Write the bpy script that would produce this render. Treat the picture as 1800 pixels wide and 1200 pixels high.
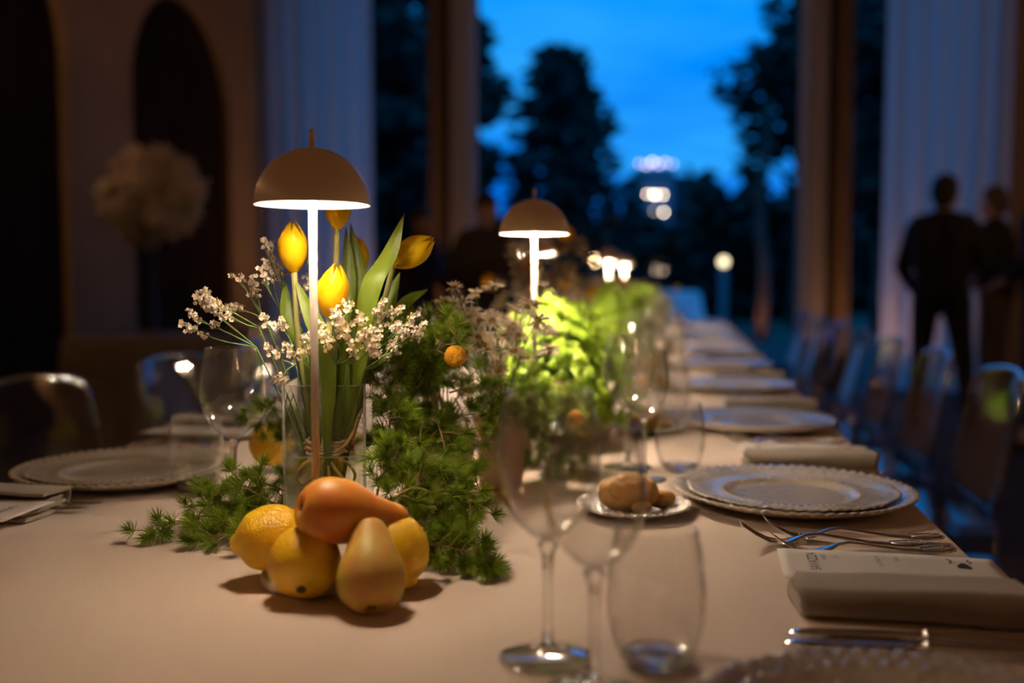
import bpy, bmesh, math, random
from mathutils import Vector, Matrix, Euler, noise
rnd = random.Random(7)
PI = math.pi
scene = bpy.context.scene
C = scene.collection
for o in list(bpy.data.objects):
    bpy.data.objects.remove(o)

# ------------------------------------------------------------------ camera
TT = 0.76                                   # table top height
CAMZ = TT + 0.295
YAW, PITCH, FPX = math.radians(9.46), math.radians(3.6), 1750.0
cam_d = bpy.data.cameras.new('camera')
cam = bpy.data.objects.new('camera', cam_d); C.objects.link(cam)
cam.location = (0, 0, CAMZ)
cam.rotation_euler = (PI/2 - PITCH, 0, YAW)
cam_d.sensor_width = 36; cam_d.lens = 35
cam_d.clip_start = 0.05; cam_d.clip_end = 600
cam_d.dof.use_dof = True
cam_d.dof.focus_distance = 1.08
cam_d.dof.aperture_fstop = 2.05
scene.camera = cam
RC = Euler((PI/2 - PITCH, 0, YAW)).to_matrix()
FWD = Vector((-math.sin(YAW), math.cos(YAW), 0))
def ray(px, py):
    return RC @ Vector(((px-900)/FPX, (600-py)/FPX, -1))
def at(px, py, z):                          # world point at horizontal distance z along the view
    d = ray(px, py); return Vector((0, 0, CAMZ)) + d*(z/d.dot(FWD))
def on(px, py, h=0.0):                      # world point on the plane h above the table
    d = ray(px, py); return Vector((0, 0, CAMZ)) + d*((TT+h-CAMZ)/d.z)

# ------------------------------------------------------------------ sky, exposure, sampling
world = bpy.data.worlds.new('dusk_sky'); scene.world = world
world.use_nodes = True
nt = world.node_tree; nt.nodes.clear()
N = nt.nodes.new
out = N('ShaderNodeOutputWorld'); bg = N('ShaderNodeBackground')
tc = N('ShaderNodeTexCoord'); sep = N('ShaderNodeSeparateXYZ')
ramp = N('ShaderNodeValToRGB')
cr = ramp.color_ramp
cr.elements[0].position = 0.0; cr.elements[0].color = (0.001, 0.105, 0.60, 1)
cr.elements[1].position = 0.32; cr.elements[1].color = (0.0, 0.27, 0.86, 1)
e = cr.elements.new(0.12); e.color = (0.0, 0.15, 0.70, 1)
mp = N('ShaderNodeMapping'); mp.inputs['Scale'].default_value = (1.6, 1.6, 6.0)
ns = N('ShaderNodeTexNoise'); ns.inputs['Scale'].default_value = 2.1; ns.inputs['Detail'].default_value = 5
cl = N('ShaderNodeValToRGB')
cl.color_ramp.elements[0].position = 0.47; cl.color_ramp.elements[0].color = (0, 0, 0, 1)
cl.color_ramp.elements[1].position = 0.74; cl.color_ramp.elements[1].color = (1, 1, 1, 1)
mixn = N('ShaderNodeMix'); mixn.data_type = 'RGBA'
mixn.inputs[7].default_value = (0.02, 0.31, 0.80, 1)
L = nt.links.new
L(tc.outputs['Generated'], sep.inputs[0]); L(sep.outputs['Z'], ramp.inputs[0])
L(tc.outputs['Generated'], mp.inputs[0]); L(mp.outputs[0], ns.inputs[0]); L(ns.outputs[0], cl.inputs[0])
L(cl.outputs[0], mixn.inputs[0]); L(ramp.outputs[0], mixn.inputs[6]); L(mixn.outputs[2], bg.inputs[0])
bg.inputs[1].default_value = 1.3
L(bg.outputs[0], out.inputs[0])
vs = scene.view_settings
scene.display_settings.display_device = 'sRGB'
vs.view_transform = 'Standard'; vs.look = 'None'; vs.exposure = 0.0; vs.gamma = 1.0
vs.use_curve_mapping = False
cy = scene.cycles
cy.use_denoising = True
cy.max_bounces = 12; cy.diffuse_bounces = 4; cy.glossy_bounces = 4
cy.transmission_bounces = 10; cy.transparent_max_bounces = 32
cy.sample_clamp_indirect = 40.0
cy.caustics_reflective = False; cy.caustics_refractive = False
try: cy.use_light_tree = True
except Exception: pass

# ------------------------------------------------------------------ materials
MATS = {}
def _new(name):
    m = bpy.data.materials.new(name); m.use_nodes = True
    MATS[name] = m; t = m.node_tree
    return m, t, t.nodes['Principled BSDF'], t.nodes['Material Output']
def setc(b, key, v):
    if key in b.inputs: b.inputs[key].default_value = v
def mat(name, col, rough=0.6, metal=0.0, spec=0.5, col2=None, scale=8.0, bump=0.0, bscale=60.0,
        transl=0.0, coat=0.0, sheen=0.0, stretch=(1, 1, 1), detail=3.0):
    m, t, b, o = _new(name)
    b.inputs['Base Color'].default_value = (*col, 1); b.inputs['Roughness'].default_value = rough
    b.inputs['Metallic'].default_value = metal; setc(b, 'Specular IOR Level', spec)
    setc(b, 'Coat Weight', coat); setc(b, 'Sheen Weight', sheen)
    l = t.links.new; csrc = None
    if col2 is not None or bump:
        co = t.nodes.new('ShaderNodeTexCoord'); ma = t.nodes.new('ShaderNodeMapping')
        ma.inputs['Scale'].default_value = stretch; l(co.outputs['Object'], ma.inputs[0])
    if col2 is not None:
        n = t.nodes.new('ShaderNodeTexNoise'); n.inputs['Scale'].default_value = scale; n.inputs['Detail'].default_value = detail
        l(ma.outputs[0], n.inputs[0])
        r = t.nodes.new('ShaderNodeValToRGB'); r.color_ramp.elements[0].position = .35; r.color_ramp.elements[1].position = .66
        r.color_ramp.elements[0].color = (*col, 1); r.color_ramp.elements[1].color = (*col2, 1)
        l(n.outputs[0], r.inputs[0]); l(r.outputs[0], b.inputs['Base Color']); csrc = r.outputs[0]
    if bump:
        n2 = t.nodes.new('ShaderNodeTexNoise'); n2.inputs['Scale'].default_value = bscale; n2.inputs['Detail'].default_value = 2
        l(ma.outputs[0], n2.inputs[0])
        bp = t.nodes.new('ShaderNodeBump'); bp.inputs['Strength'].default_value = bump; bp.inputs['Distance'].default_value = 0.01
        l(n2.outputs[0], bp.inputs['Height']); l(bp.outputs[0], b.inputs['Normal'])
    if transl:
        tr = t.nodes.new('ShaderNodeBsdfTranslucent'); tr.inputs[0].default_value = (*col, 1)
        if csrc: l(csrc, tr.inputs[0])
        mx = t.nodes.new('ShaderNodeMixShader'); mx.inputs[0].default_value = transl
        l(b.outputs[0], mx.inputs[1]); l(tr.outputs[0], mx.inputs[2]); l(mx.outputs[0], o.inputs[0])
    return m
def thin_glass(name, tint=(1, 1, 1), ior=1.5, gain=1.0, rough=0.0, haze=0.0):
    m, t, b, o = _new(name); l = t.links.new; t.nodes.remove(b)
    tr = t.nodes.new('ShaderNodeBsdfTransparent'); tr.inputs[0].default_value = (*tint, 1)
    gl = t.nodes.new('ShaderNodeBsdfGlossy'); gl.inputs['Roughness'].default_value = rough
    fr = t.nodes.new('ShaderNodeFresnel'); ge = t.nodes.new('ShaderNodeNewGeometry')
    io = t.nodes.new('ShaderNodeMix'); io.inputs[2].default_value = ior; io.inputs[3].default_value = 1/ior   # same pane from either face
    l(ge.outputs['Backfacing'], io.inputs[0]); l(io.outputs[0], fr.inputs[0])
    mu = t.nodes.new('ShaderNodeMath'); mu.operation = 'MULTIPLY'; mu.inputs[1].default_value = gain; mu.use_clamp = True
    mx = t.nodes.new('ShaderNodeMixShader')
    l(fr.outputs[0], mu.inputs[0]); l(mu.outputs[0], mx.inputs[0]); l(tr.outputs[0], mx.inputs[1]); l(gl.outputs[0], mx.inputs[2])
    src = mx.outputs[0]
    if haze:
        df = t.nodes.new('ShaderNodeBsdfDiffuse'); df.inputs[0].default_value = (.8, .8, .8, 1)
        m2 = t.nodes.new('ShaderNodeMixShader'); m2.inputs[0].default_value = haze
        l(src, m2.inputs[1]); l(df.outputs[0], m2.inputs[2]); src = m2.outputs[0]
    l(src, o.inputs[0]); return m
def solid_glass(name, ior=1.5, col=(1, 1, 1), clear=.5):
    m, t, b, o = _new(name)
    b.inputs['Base Color'].default_value = (*col, 1); b.inputs['Roughness'].default_value = 0.0
    b.inputs['IOR'].default_value = ior; setc(b, 'Transmission Weight', 1.0)
    tr = t.nodes.new('ShaderNodeBsdfTransparent'); tr.inputs[0].default_value = (*[c*.97 for c in col], 1)
    mx = t.nodes.new('ShaderNodeMixShader'); mx.inputs[0].default_value = clear
    t.links.new(b.outputs[0], mx.inputs[1]); t.links.new(tr.outputs[0], mx.inputs[2]); t.links.new(mx.outputs[0], o.inputs[0]); return m
def emit(name, col, strength):
    m, t, b, o = _new(name); t.nodes.remove(b)
    em = t.nodes.new('ShaderNodeEmission'); em.inputs[0].default_value = (*col, 1); em.inputs[1].default_value = strength
    t.links.new(em.outputs[0], o.inputs[0]); return m

LAMP_COL = (1.0, 0.80, 0.58)
mat('plaster', (.40, .26, .14), .95, spec=.1, col2=(.32, .205, .11), scale=1.3, bump=.15, bscale=9)
mat('ceiling_plaster', (.4, .32, .25), .9)
mat('dark_wood', (.030, .016, .008), .9, spec=.08, col2=(.018, .009, .004), scale=3, stretch=(6, 6, .6))
mat('brown_wood', (.16, .095, .05), .55, col2=(.11, .062, .032), scale=4, stretch=(8, 8, .6))
mat('stone_floor', (.020, .017, .016), .6, spec=.25, col2=(.012, .011, .010), scale=2.2)
mat('terrace_stone', (.045, .042, .04), .85, spec=.2, col2=(.03, .03, .028), scale=1.5)
mat('lawn', (.02, .035, .012), .95, col2=(.012, .022, .008), scale=3)
mat('curtain', (.76, .70, .68), .85, transl=.58)
mat('drape', (.70, .63, .57), .85, transl=.2)
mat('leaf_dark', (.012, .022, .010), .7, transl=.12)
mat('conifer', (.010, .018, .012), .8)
mat('bark', (.07, .045, .028), .9, col2=(.04, .026, .017), scale=6)
mat('tower', (.20, .20, .22), .8); mat('tower_dark', (.03, .035, .045), .8)
mat('cloth', (.70, .56, .465), .85, spec=.25, bump=.10, bscale=420, sheen=.15)
mat('under_wood', (.12, .08, .05), .6)
mat('porcelain', (.50, .425, .345), .16, spec=.6, coat=.6, bump=.30, bscale=150)
mat('porcelain_relief', (.60, .53, .455), .22, spec=.65, coat=.3, bump=.35, bscale=240)
mat('silver', (.78, .74, .70), .16, metal=1.0)
mat('silver_bread', (.72, .68, .64), .24, metal=.7, bump=.5, bscale=260)
mat('napkin', (.30, .245, .195), .9, spec=.2, sheen=.2, bump=.08, bscale=500)
mat('paper', (.62, .57, .53), .75, spec=.3)
mat('ink', (.10, .08, .075), .8); mat('ink_logo', (.03, .012, .014), .8)
mat('bread', (.60, .28, .06), .6, col2=(.72, .42, .14), scale=30, bump=.25, bscale=90)
mat('bread_crumb', (.78, .58, .34), .8, bump=.2, bscale=150)
mat('lamp_paint', (.84, .67, .50), .38, spec=.45)
mat('lamp_stem', (.52, .43, .36), .42, spec=.4)
mat('lamp_white', (.90, .86, .80), .6)
mat('switch_metal', (.25, .2, .16), .4, metal=.6)
mat('lemon', (.86, .47, .008), .34, spec=.5, col2=(.90, .56, .014), scale=22, bump=.30, bscale=420)
mat('lemon_end', (.12, .10, .03), .8)
mat('pear_red', (.64, .17, .02), .42, spec=.45, col2=(.60, .33, .045), scale=22, detail=7)
mat('pear_green', (.50, .36, .030), .50, spec=.35, col2=(.50, .23, .06), scale=48, detail=8, bump=.05, bscale=200)
mat('pear_end', (.04, .02, .01), .8); mat('pear_stalk', (.10, .06, .03), .8)
mat('tulip_petal', (.93, .68, .010), .40, spec=.35, col2=(.91, .61, .008), scale=28, stretch=(1, 1, .25), transl=.38)
mat('tulip_stem', (.30, .34, .10), .5, col2=(.34, .28, .12), scale=16)
mat('tulip_leaf', (.20, .27, .025), .45, spec=.4, col2=(.13, .20, .02), scale=9, stretch=(5, 5, .5), transl=.25)
mat('spray_stem', (.15, .25, .055), .6)
mat('spray_petal', (.84, .76, .66), .7, transl=.25)
mat('spray_eye', (.90, .50, .015), .7)
mat('needle', (.33, .45, .028), .5, transl=.35, col2=(.20, .33, .022), scale=40)
mat('twig', (.34, .22, .10), .75)
mat('lush_leaf', (.42, .58, .055), .5, transl=.42, col2=(.26, .44, .04), scale=20)
mat('lush_stem', (.22, .36, .08), .6)
mat('daisy_petal', (.58, .47, .36), .75, transl=.3, col2=(.66, .58, .46), scale=40)
mat('daisy_eye', (.34, .20, .035), .8)
mat('daisy_stem', (.14, .20, .05), .7)
mat('ball_flower', (.80, .38, .012), .8, bump=.6, bscale=260)
mat('kraft_paper', (.66, .48, .38), .85, col2=(.56, .39, .30), scale=20, bump=.3, bscale=30)
mat('soil', (.02, .014, .01), .95)
mat('twine', (.62, .44, .26), .9, bump=.4, bscale=300)
thin_glass('wine_glass', (.985, .985, .98), 1.5, 1.6, haze=.012)
thin_glass('vase_glass', (.975, .985, .98), 1.5, 1.2)
thin_glass('acrylic', (.94, .95, .96), 1.49, 1.1, rough=0)
thin_glass('acrylic_edge', (.88, .90, .93), 1.6, 4.5, rough=.06)
thin_glass('glass_edge', (.95, .97, .96), 1.5, 1.6, rough=.15, haze=.20)
solid_glass('stem_glass', 1.5, (1, 1, 1), .38); thin_glass('foot_glass', (.97, .97, .97), 1.55, 2.6, haze=.02); solid_glass('water', 1.33, (.86, .90, .80), .70)
emit('led', LAMP_COL, 150.0); emit('led_bright', LAMP_COL, 640.0); emit('led_far', LAMP_COL, 1500.0)
emit('fill_sconce_glow', (1.0, .56, .27), 42.0)  # glow of the sconces added to warm the room
mat('suit', (.008, .008, .010), .8); mat('trousers_dark', (.010, .009, .011), .8); mat('trousers_tan', (.10, .07, .05), .85)
mat('skin', (.36, .20, .13), .6); mat('hair_dark', (.012, .008, .006), .7); mat('hair_grey', (.09, .065, .05), .7)
mat('shirt_brown', (.03, .018, .014), .85); mat('shoe', (.01, .008, .007), .5)
mat('white_fabric', (.85, .85, .86), .5); mat('blossom_white', (.62, .50, .42), .9, transl=.25)
mat('post_paint', (.10, .11, .13), .7)
mat('dim_cloth', (.12, .085, .06), .9)

# ------------------------------------------------------------------ mesh helpers
def obj(name, me, m=None, parent=None, loc=None, rot=None, quat=None, scale=None):
    if isinstance(me, bmesh.types.BMesh):
        bm = me; me = bpy.data.meshes.new(name); bm.to_mesh(me); bm.free()
    if m is not None and not me.materials:
        for k in (m if isinstance(m, (list, tuple)) else [m]): me.materials.append(MATS[k] if isinstance(k, str) else k)
    o = bpy.data.objects.new(name, me); C.objects.link(o)
    if parent is not None: o.parent = parent
    if loc is not None: o.location = loc
    if rot is not None: o.rotation_euler = rot
    if quat is not None: o.rotation_mode = 'QUATERNION'; o.rotation_quaternion = quat
    if scale is not None: o.scale = (scale, scale, scale) if isinstance(scale, (int, float)) else scale
    return o
def smooth(o):
    for p in o.data.polygons: p.use_smooth = True
    return o
def tag(o, label, cat, group=None):
    o['label'] = label; o['category'] = cat
    if group: o['group'] = group
    elif 'group' in o: del o['group']
    return o
def thing(name, label, cat, loc=(0, 0, 0), rz=0.0, group=None):
    o = bpy.data.objects.new(name, None); C.objects.link(o); o.empty_display_size = .02
    o.location = loc; o.rotation_euler = (0, 0, rz)
    return tag(o, label, cat, group)
def struct(name, me, m, parent=None):
    o = obj(name, me, m, parent)
    if parent is None: o['kind'] = 'structure'
    return o
def dup(root, loc, rz=None, label=None, group=None, scale=None):
    def cp(o, par):
        c = o.copy(); C.objects.link(c); c.parent = par
        for ch in o.children: cp(ch, c)
        return c
    r = cp(root, None)
    r.location = loc
    if rz is not None: r.rotation_euler = (0, 0, rz)
    if label: r['label'] = label
    if group: r['group'] = group
    if scale: r.scale = (scale,)*3
    return r
def track(v): return Vector(v).to_track_quat('Z', 'Y')
def box(bm, lo, hi, bev=0.0, mi=0):
    vs_ = [bm.verts.new((x, y, z)) for z in (lo[2], hi[2]) for y in (lo[1], hi[1]) for x in (lo[0], hi[0])]
    fs = []
    for q in ((0, 2, 3, 1), (4, 5, 7, 6), (0, 1, 5, 4), (2, 6, 7, 3), (0, 4, 6, 2), (1, 3, 7, 5)):
        f = bm.faces.new([vs_[i] for i in q]); f.material_index = mi; fs.append(f)
    if bev:
        es = list({e_ for f in fs for e_ in f.edges})
        bmesh.ops.bevel(bm, geom=es, offset=bev, segments=2, affect='EDGES', profile=.5)
    return fs
def bx(lo, hi, bev=0.0):
    bm = bmesh.new(); box(bm, lo, hi, bev); return bm
def lathe(prof, n=48, bm=None, mi=0, close=False, rmod=None):
    bm = bm or bmesh.new(); rings = []
    for k, (r, z) in enumerate(prof):
        if r < 1e-6: rings.append([bm.verts.new((0, 0, z))]); continue
        ring = []
        for i in range(n):
            a = 2*PI*i/n; rr, zz = r, z
            if rmod: rr, zz = rmod(k, a, r, z)
            ring.append(bm.verts.new((rr*math.cos(a), rr*math.sin(a), zz)))
        rings.append(ring)
    pairs = list(zip(rings, rings[1:])) + ([(rings[-1], rings[0])] if close else [])
    for A, B in pairs:
        for i in range(n):
            j = (i+1) % n
            if len(A) == 1 and len(B) == 1: continue
            if len(A) == 1: f = (A[0], B[j], B[i])
            elif len(B) == 1: f = (A[i], A[j], B[0])
            else: f = (A[i], A[j], B[j], B[i])
            fc = bm.faces.new(f); fc.smooth = True; fc.material_index = mi
    return bm
def frame(d):
    d = d.normalized(); u = d.cross(Vector((0, 0, 1)))
    if u.length < 1e-3: u = d.cross(Vector((1, 0, 0)))
    u.normalize(); return u, d.cross(u)
def catmull(pts, n=6):
    P = [Vector(p) for p in pts]
    if len(P) < 3: return [P[0].lerp(P[-1], i/n) for i in range(n+1)]
    Q = [P[0]*2-P[1]] + P + [P[-1]*2-P[-2]]; res = []
    for i in range(1, len(Q)-2):
        a, b, c, d = Q[i-1:i+3]
        for k in range(n):
            t = k/n
            res.append(.5*((2*b)+(c-a)*t+(2*a-5*b+4*c-d)*t*t+(3*b-a-3*c+d)*t**3))
    res.append(P[-1]); return res
def tube(bm, pts, r0, r1=None, n=6, mi=0, cap=True):
    r1 = r0 if r1 is None else r1; m_ = len(pts); rings = []
    u = None
    for i, p in enumerate(pts):
        d = (pts[min(i+1, m_-1)]-pts[max(i-1, 0)])
        if d.length < 1e-9: d = Vector((0, 0, 1))
        d.normalize()
        if u is None: u, _ = frame(d)
        else:
            u = (u-d*u.dot(d))
            if u.length < 1e-4: u, _ = frame(d)
            u.normalize()
        w = d.cross(u); r = r0+(r1-r0)*i/max(m_-1, 1)
        rings.append([bm.verts.new(p+(u*math.cos(2*PI*k/n)+w*math.sin(2*PI*k/n))*r) for k in range(n)])
    for A, B in zip(rings, rings[1:]):
        for i in range(n):
            f = bm.faces.new((A[i], A[(i+1) % n], B[(i+1) % n], B[i])); f.smooth = True; f.material_index = mi
    if cap:
        bm.faces.new(rings[0][::-1]).material_index = mi; bm.faces.new(rings[-1]).material_index = mi
def capsule(bm, p0, p1, r0, r1, n=16, flat=1.0):
    p0, p1 = Vector(p0), Vector(p1); d = (p1-p0); ln = max(d.length, 1e-4); d.normalize(); u, w = frame(d)
    prof = [(r0*math.sin(a), -r0*math.cos(a)) for a in (0, PI/8, PI/4, 3*PI/8, PI/2)]
    prof += [(r1*math.cos(a), ln+r1*math.sin(a)) for a in (0, PI/8, PI/4, 3*PI/8, PI/2)]
    rings = []
    for r, z in prof:
        if r < 1e-5: rings.append([bm.verts.new(p0+d*z)])
        else: rings.append([bm.verts.new(p0+d*z+(u*math.cos(2*PI*k/n)+w*math.sin(2*PI*k/n)*flat)*r) for k in range(n)])
    for A, B in zip(rings, rings[1:]):
        for i in range(n):
            j = (i+1) % n
            if len(A) == 1: f = (A[0], B[j], B[i])
            elif len(B) == 1: f = (A[i], A[j], B[0])
            else: f = (A[i], A[j], B[j], B[i])
            bm.faces.new(f).smooth = True
def ico(r=1.0, sub=3, amp=0.0, freq=1.0, seed=0.0, sc=(1, 1, 1)):
    bm = bmesh.new(); bmesh.ops.create_icosphere(bm, subdivisions=sub, radius=1.0)
    for v in bm.verts:
        k = 1+amp*noise.noise(v.co*freq+Vector((seed, seed*1.7, 0)))
        v.co = Vector((v.co.x*sc[0], v.co.y*sc[1], v.co.z*sc[2]))*k*r
    for f in bm.faces: f.smooth = True
    return bm
ORD = ['nearest', 'second', 'third', 'fourth', 'fifth', 'sixth', 'seventh', 'eighth', 'ninth', 'tenth']

# ------------------------------------------------------------------ room shell
XL, XR, YB, YE, ZC = -4.3, 3.5, -4.0, 10.0, 5.2
struct('floor', bx((XL-.8, YB-.3, -.2), (XR+.3, YE+.35, 0)), 'stone_floor')
struct('ceiling', bx((XL-.8, YB-.3, ZC), (XR+.3, YE+.35, ZC+.2)), 'ceiling_plaster')
struct('wall_back', bx((XL-.8, YB-.3, 0), (XR+.3, YB, ZC)), 'plaster')
struct('wall_right', bx((XR, YB, 0), (XR+.3, YE+.3, ZC)), 'plaster')
# left wall with tall arched recesses
bm = bmesh.new(); arches = [(7.42, 9.18), (4.80, 6.56), (2.18, 3.94), (-.44, 1.32)]
spr = 2.62
edges = [YB] + [v for a in sorted(arches) for v in a] + [YE+.3]
for i in range(0, len(edges), 2): box(bm, (XL-.35, edges[i], 0), (XL, edges[i+1], ZC))
for a0, a1 in arches:
    c, r = (a0+a1)/2, (a1-a0)/2; K = 20
    for k in range(K):
        t0, t1 = PI-PI*k/K, PI-PI*(k+1)/K
        y0, z0, y1, z1 = c+r*math.cos(t0), spr+r*math.sin(t0), c+r*math.cos(t1), spr+r*math.sin(t1)
        v = [bm.verts.new((x, y, z)) for x in (XL, XL-.35) for y, z in ((y0, z0), (y1, z1), (y1, ZC), (y0, ZC))]
        for q in ((0, 1, 2, 3), (7, 6, 5, 4), (0, 4, 5, 1)): bm.faces.new([v[j] for j in q])
box(bm, (XL-.8, YB, 0), (XL-.65, YE+.3, ZC))
struct('wall_left', bm, 'plaster')
for n_, (a0, a1) in enumerate(arches[:2]):
    bm = bmesh.new(); box(bm, (XL-.13, a0, 0), (XL-.07, a1, 3.7))
    d = struct('door_%d' % (n_+1), bm, 'dark_wood')
    for s in range(2):
        for z0, z1 in ((.2, 1.0), (1.15, 2.5)):
            yy = a0+.12+s*.82
            struct('door_panel', bx((XL-.072, yy, z0), (XL-.055, yy+.70, z1), .008), 'dark_wood', d)
# end wall: three openings to the garden
OZ = 4.55
bm = bmesh.new()
box(bm, (XL, YE, OZ), (XR, YE+.3, ZC)); box(bm, (XL, YE, 0), (-4.05, YE+.3, OZ)); box(bm, (3.0, YE, 0), (XR, YE+.3, OZ))
struct('wall_end', bm, 'plaster')
for n_, (x0, x1, e0, e1) in enumerate(((-2.50, -2.06, -2.52, -2.36), (1.16, 1.60, 1.46, 1.62))):
    t_ = struct('trim_%d' % (n_+1), bx((x0, YE, 0), (x1, YE+.3, OZ)), 'dark_wood')
    struct('pilaster', bx((e0, YE-.05, 0), (e1, YE, OZ), .01), 'brown_wood', t_)
    struct('plinth', bx((x0-.03, YE-.06, 0), (x1+.03, YE-.002, .25), .01), 'brown_wood', t_)
def pleated(w, h, folds, depth, seed, gather=0.0, nz=14):
    bm = bmesh.new(); nx = folds*8; rows = []; r_ = random.Random(seed)
    ph = [r_.uniform(-.5, .5) for _ in range(folds+2)]; am = [r_.uniform(.6, 1.2) for _ in range(folds+2)]
    for j in range(nz+1):
        z = h*j/nz; row = []
        for i in range(nx+1):
            u = i/nx*folds; k = int(u); f = u-k
            a = am[k]*(1-f)+am[k+1]*f; p = ph[k]*(1-f)+ph[k+1]*f
            x = (i/nx-.5)*w*(1-gather*math.sin(PI*min(1, z/h*1.2))*.5)
            y = depth*a*math.sin(2*PI*u+p*(1-z/h)*1.5)
            row.append(bm.verts.new((x, y, z)))
        rows.append(row)
    for A, B in zip(rows, rows[1:]):
        for i in range(nx): bm.faces.new((A[i], A[i+1], B[i+1], B[i])).smooth = True
    return bm
def curtain(label, x0, x1, y, folds, depth, m, seed):
    t_ = thing('curtain', label, 'curtain', ((x0+x1)/2, y, 0), 0, None)
    obj('curtain_panel', pleated(x1-x0, 4.72, folds, depth, seed), m, t_, (0, 0, .02))
    bm = bmesh.new(); tube(bm, [Vector((-(x1-x0)/2-.05, 0, 4.76)), Vector(((x1-x0)/2+.05, 0, 4.76))], .018, n=10)
    obj('curtain_rod', bm, 'brown_wood', t_)
    return t_
curtain('wide sheer curtain glowing blue at the left garden opening', -4.22, -3.06, 9.78, 6, .085, 'curtain', 1)
curtain('wide sheer curtain behind the two standing people', 1.88, 2.98, 9.78, 6, .085, 'curtain', 2)
curtain('narrow pale drape on the left pillar behind the near lamp', -2.27, -2.0, 9.86, 4, .045, 'drape', 3)
curtain('narrow pale drape on the right pillar of the centre opening', 1.11, 1.37, 9.86, 4, .045, 'drape', 4)
def uplight(x, y, label, power):
    t_ = thing('floor_uplight', label, 'uplight', (x, y, 0), 0, 'pillar uplights')
    o = obj('housing', lathe([(0, 0), (.06, 0), (.065, .10), (.055, .12), (.05, .12), (.05, .09), (0, .09)], 20), 'suit', t_)
    obj('lens', lathe([(0, .094), (.048, .094), (.048, .10), (0, .10)], 16), emit('uplight_%d' % int(x*10), (1.0, .50, .24), power), t_)
uplight(1.78, 9.32, 'small warm floor uplight at the foot of the right pillar', 420)
uplight(-2.90, 9.32, 'small warm floor uplight at the foot of the left pillar', 620)
# unseen wall sconces added beside and behind the viewer for warm ambient light
def sconce(x, y, label, face):
    t_ = thing('fill_sconce', label, 'fill lamp', (x, y, 2.35), 0, 'added fill sconces out of view')
    obj('backplate', bx((-.02 if face > 0 else -.0, -.06, -.14), (.0 if face > 0 else .02, .06, .14), .004) if False else bx((min(0, face*.02), -.06, -.14), (max(0, face*.02), .06, .14), .004), 'switch_metal', t_)
    bm = bmesh.new(); tube(bm, catmull([(face*.02, 0, -.08), (face*.10, 0, -.10), (face*.14, 0, -.03)], 4), .008, n=8); obj('arm', bm, 'switch_metal', t_)
    obj('glass_globe', lathe([(0, -.03), (.05, -.02), (.075, .04), (.07, .10), (.04, .145), (0, .15)], 28), 'fill_sconce_glow', t_, (face*.14, 0, 0))
for i, y in enumerate((-2.6, .4, 3.4, 6.4)):
    sconce(XR-.001, y, 'added warm fill sconce, unseen on the right wall, %s from the back' % ORD[i].replace('nearest', 'first'), -1)
for i, y in enumerate((-2.6, -.9, 1.75, 4.37)):
    sconce(XL+.001, y, 'added warm fill sconce, unseen between the left arches, %s from the back' % ORD[i].replace('nearest', 'first'), 1)

# ------------------------------------------------------------------ garden
struct('terrace', bx((-14, YE+.3, -.25), (14, 17, -.03)), 'terrace_stone')
struct('ground', bx((-90, 17, -.4), (90, 260, -.12)), 'lawn')
def quads(pts_dirs, name, m, parent, size, r_):
    vs_, fs = [], []
    for p in pts_dirs:
        n_ = Vector((r_.gauss(0, 1), r_.gauss(0, 1), r_.gauss(0, 1)+.4)).normalized(); u, w = frame(n_)
        s = size*r_.uniform(.6, 1.3); b = len(vs_)
        vs_ += [p+u*s, p+w*s*.55, p-u*s, p-w*s*.55]; fs.append((b, b+1, b+2, b+3))
    me = bpy.data.meshes.new(name); me.from_pydata([tuple(v) for v in vs_], [], fs)
    o = obj(name, me, m, parent); o['kind'] = 'stuff'; return o
def broad_tree(px, d, h, blobs, label, n=5000, leaf=.28, trunk_r=.22, seed=1):
    r_ = random.Random(seed); base = at(px, 490, d); base.z = -.12
    t_ = thing('garden_tree', label, 'tree', base, 0, 'trees in the garden')
    bm = bmesh.new(); tube(bm, catmull([(0, 0, 0), (.15, .1, h*.35), (-.1, 0, h*.7), (0, 0, h*.93)], 4), trunk_r, trunk_r*.3, 9)
    obj('trunk', bm, 'bark', t_)
    pts = []; tot = sum(b[3]**2 for b in blobs)
    for bx_, by_, bz_, br in blobs:
        bm2 = bmesh.new(); tube(bm2, [Vector((0, 0, max(.5, bz_-br*1.1))), Vector((bx_*.5, by_*.5, bz_-br*.3)), Vector((bx_, by_, bz_))], trunk_r*.35, .03, 5)
        obj('branch', bm2, 'bark', t_)
        for _ in range(int(n*br**2/tot)):
            v = Vector((r_.gauss(0, 1), r_.gauss(0, 1), r_.gauss(0, 1))).normalized()*br*r_.uniform(.25, 1)**.6
            v.z *= .75; c = Vector((bx_, by_, bz_))+v
            if noise.noise(c*.9+Vector((seed, 0, 0))) > -.18: pts.append(c)
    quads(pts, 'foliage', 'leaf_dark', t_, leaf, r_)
    return t_
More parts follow.
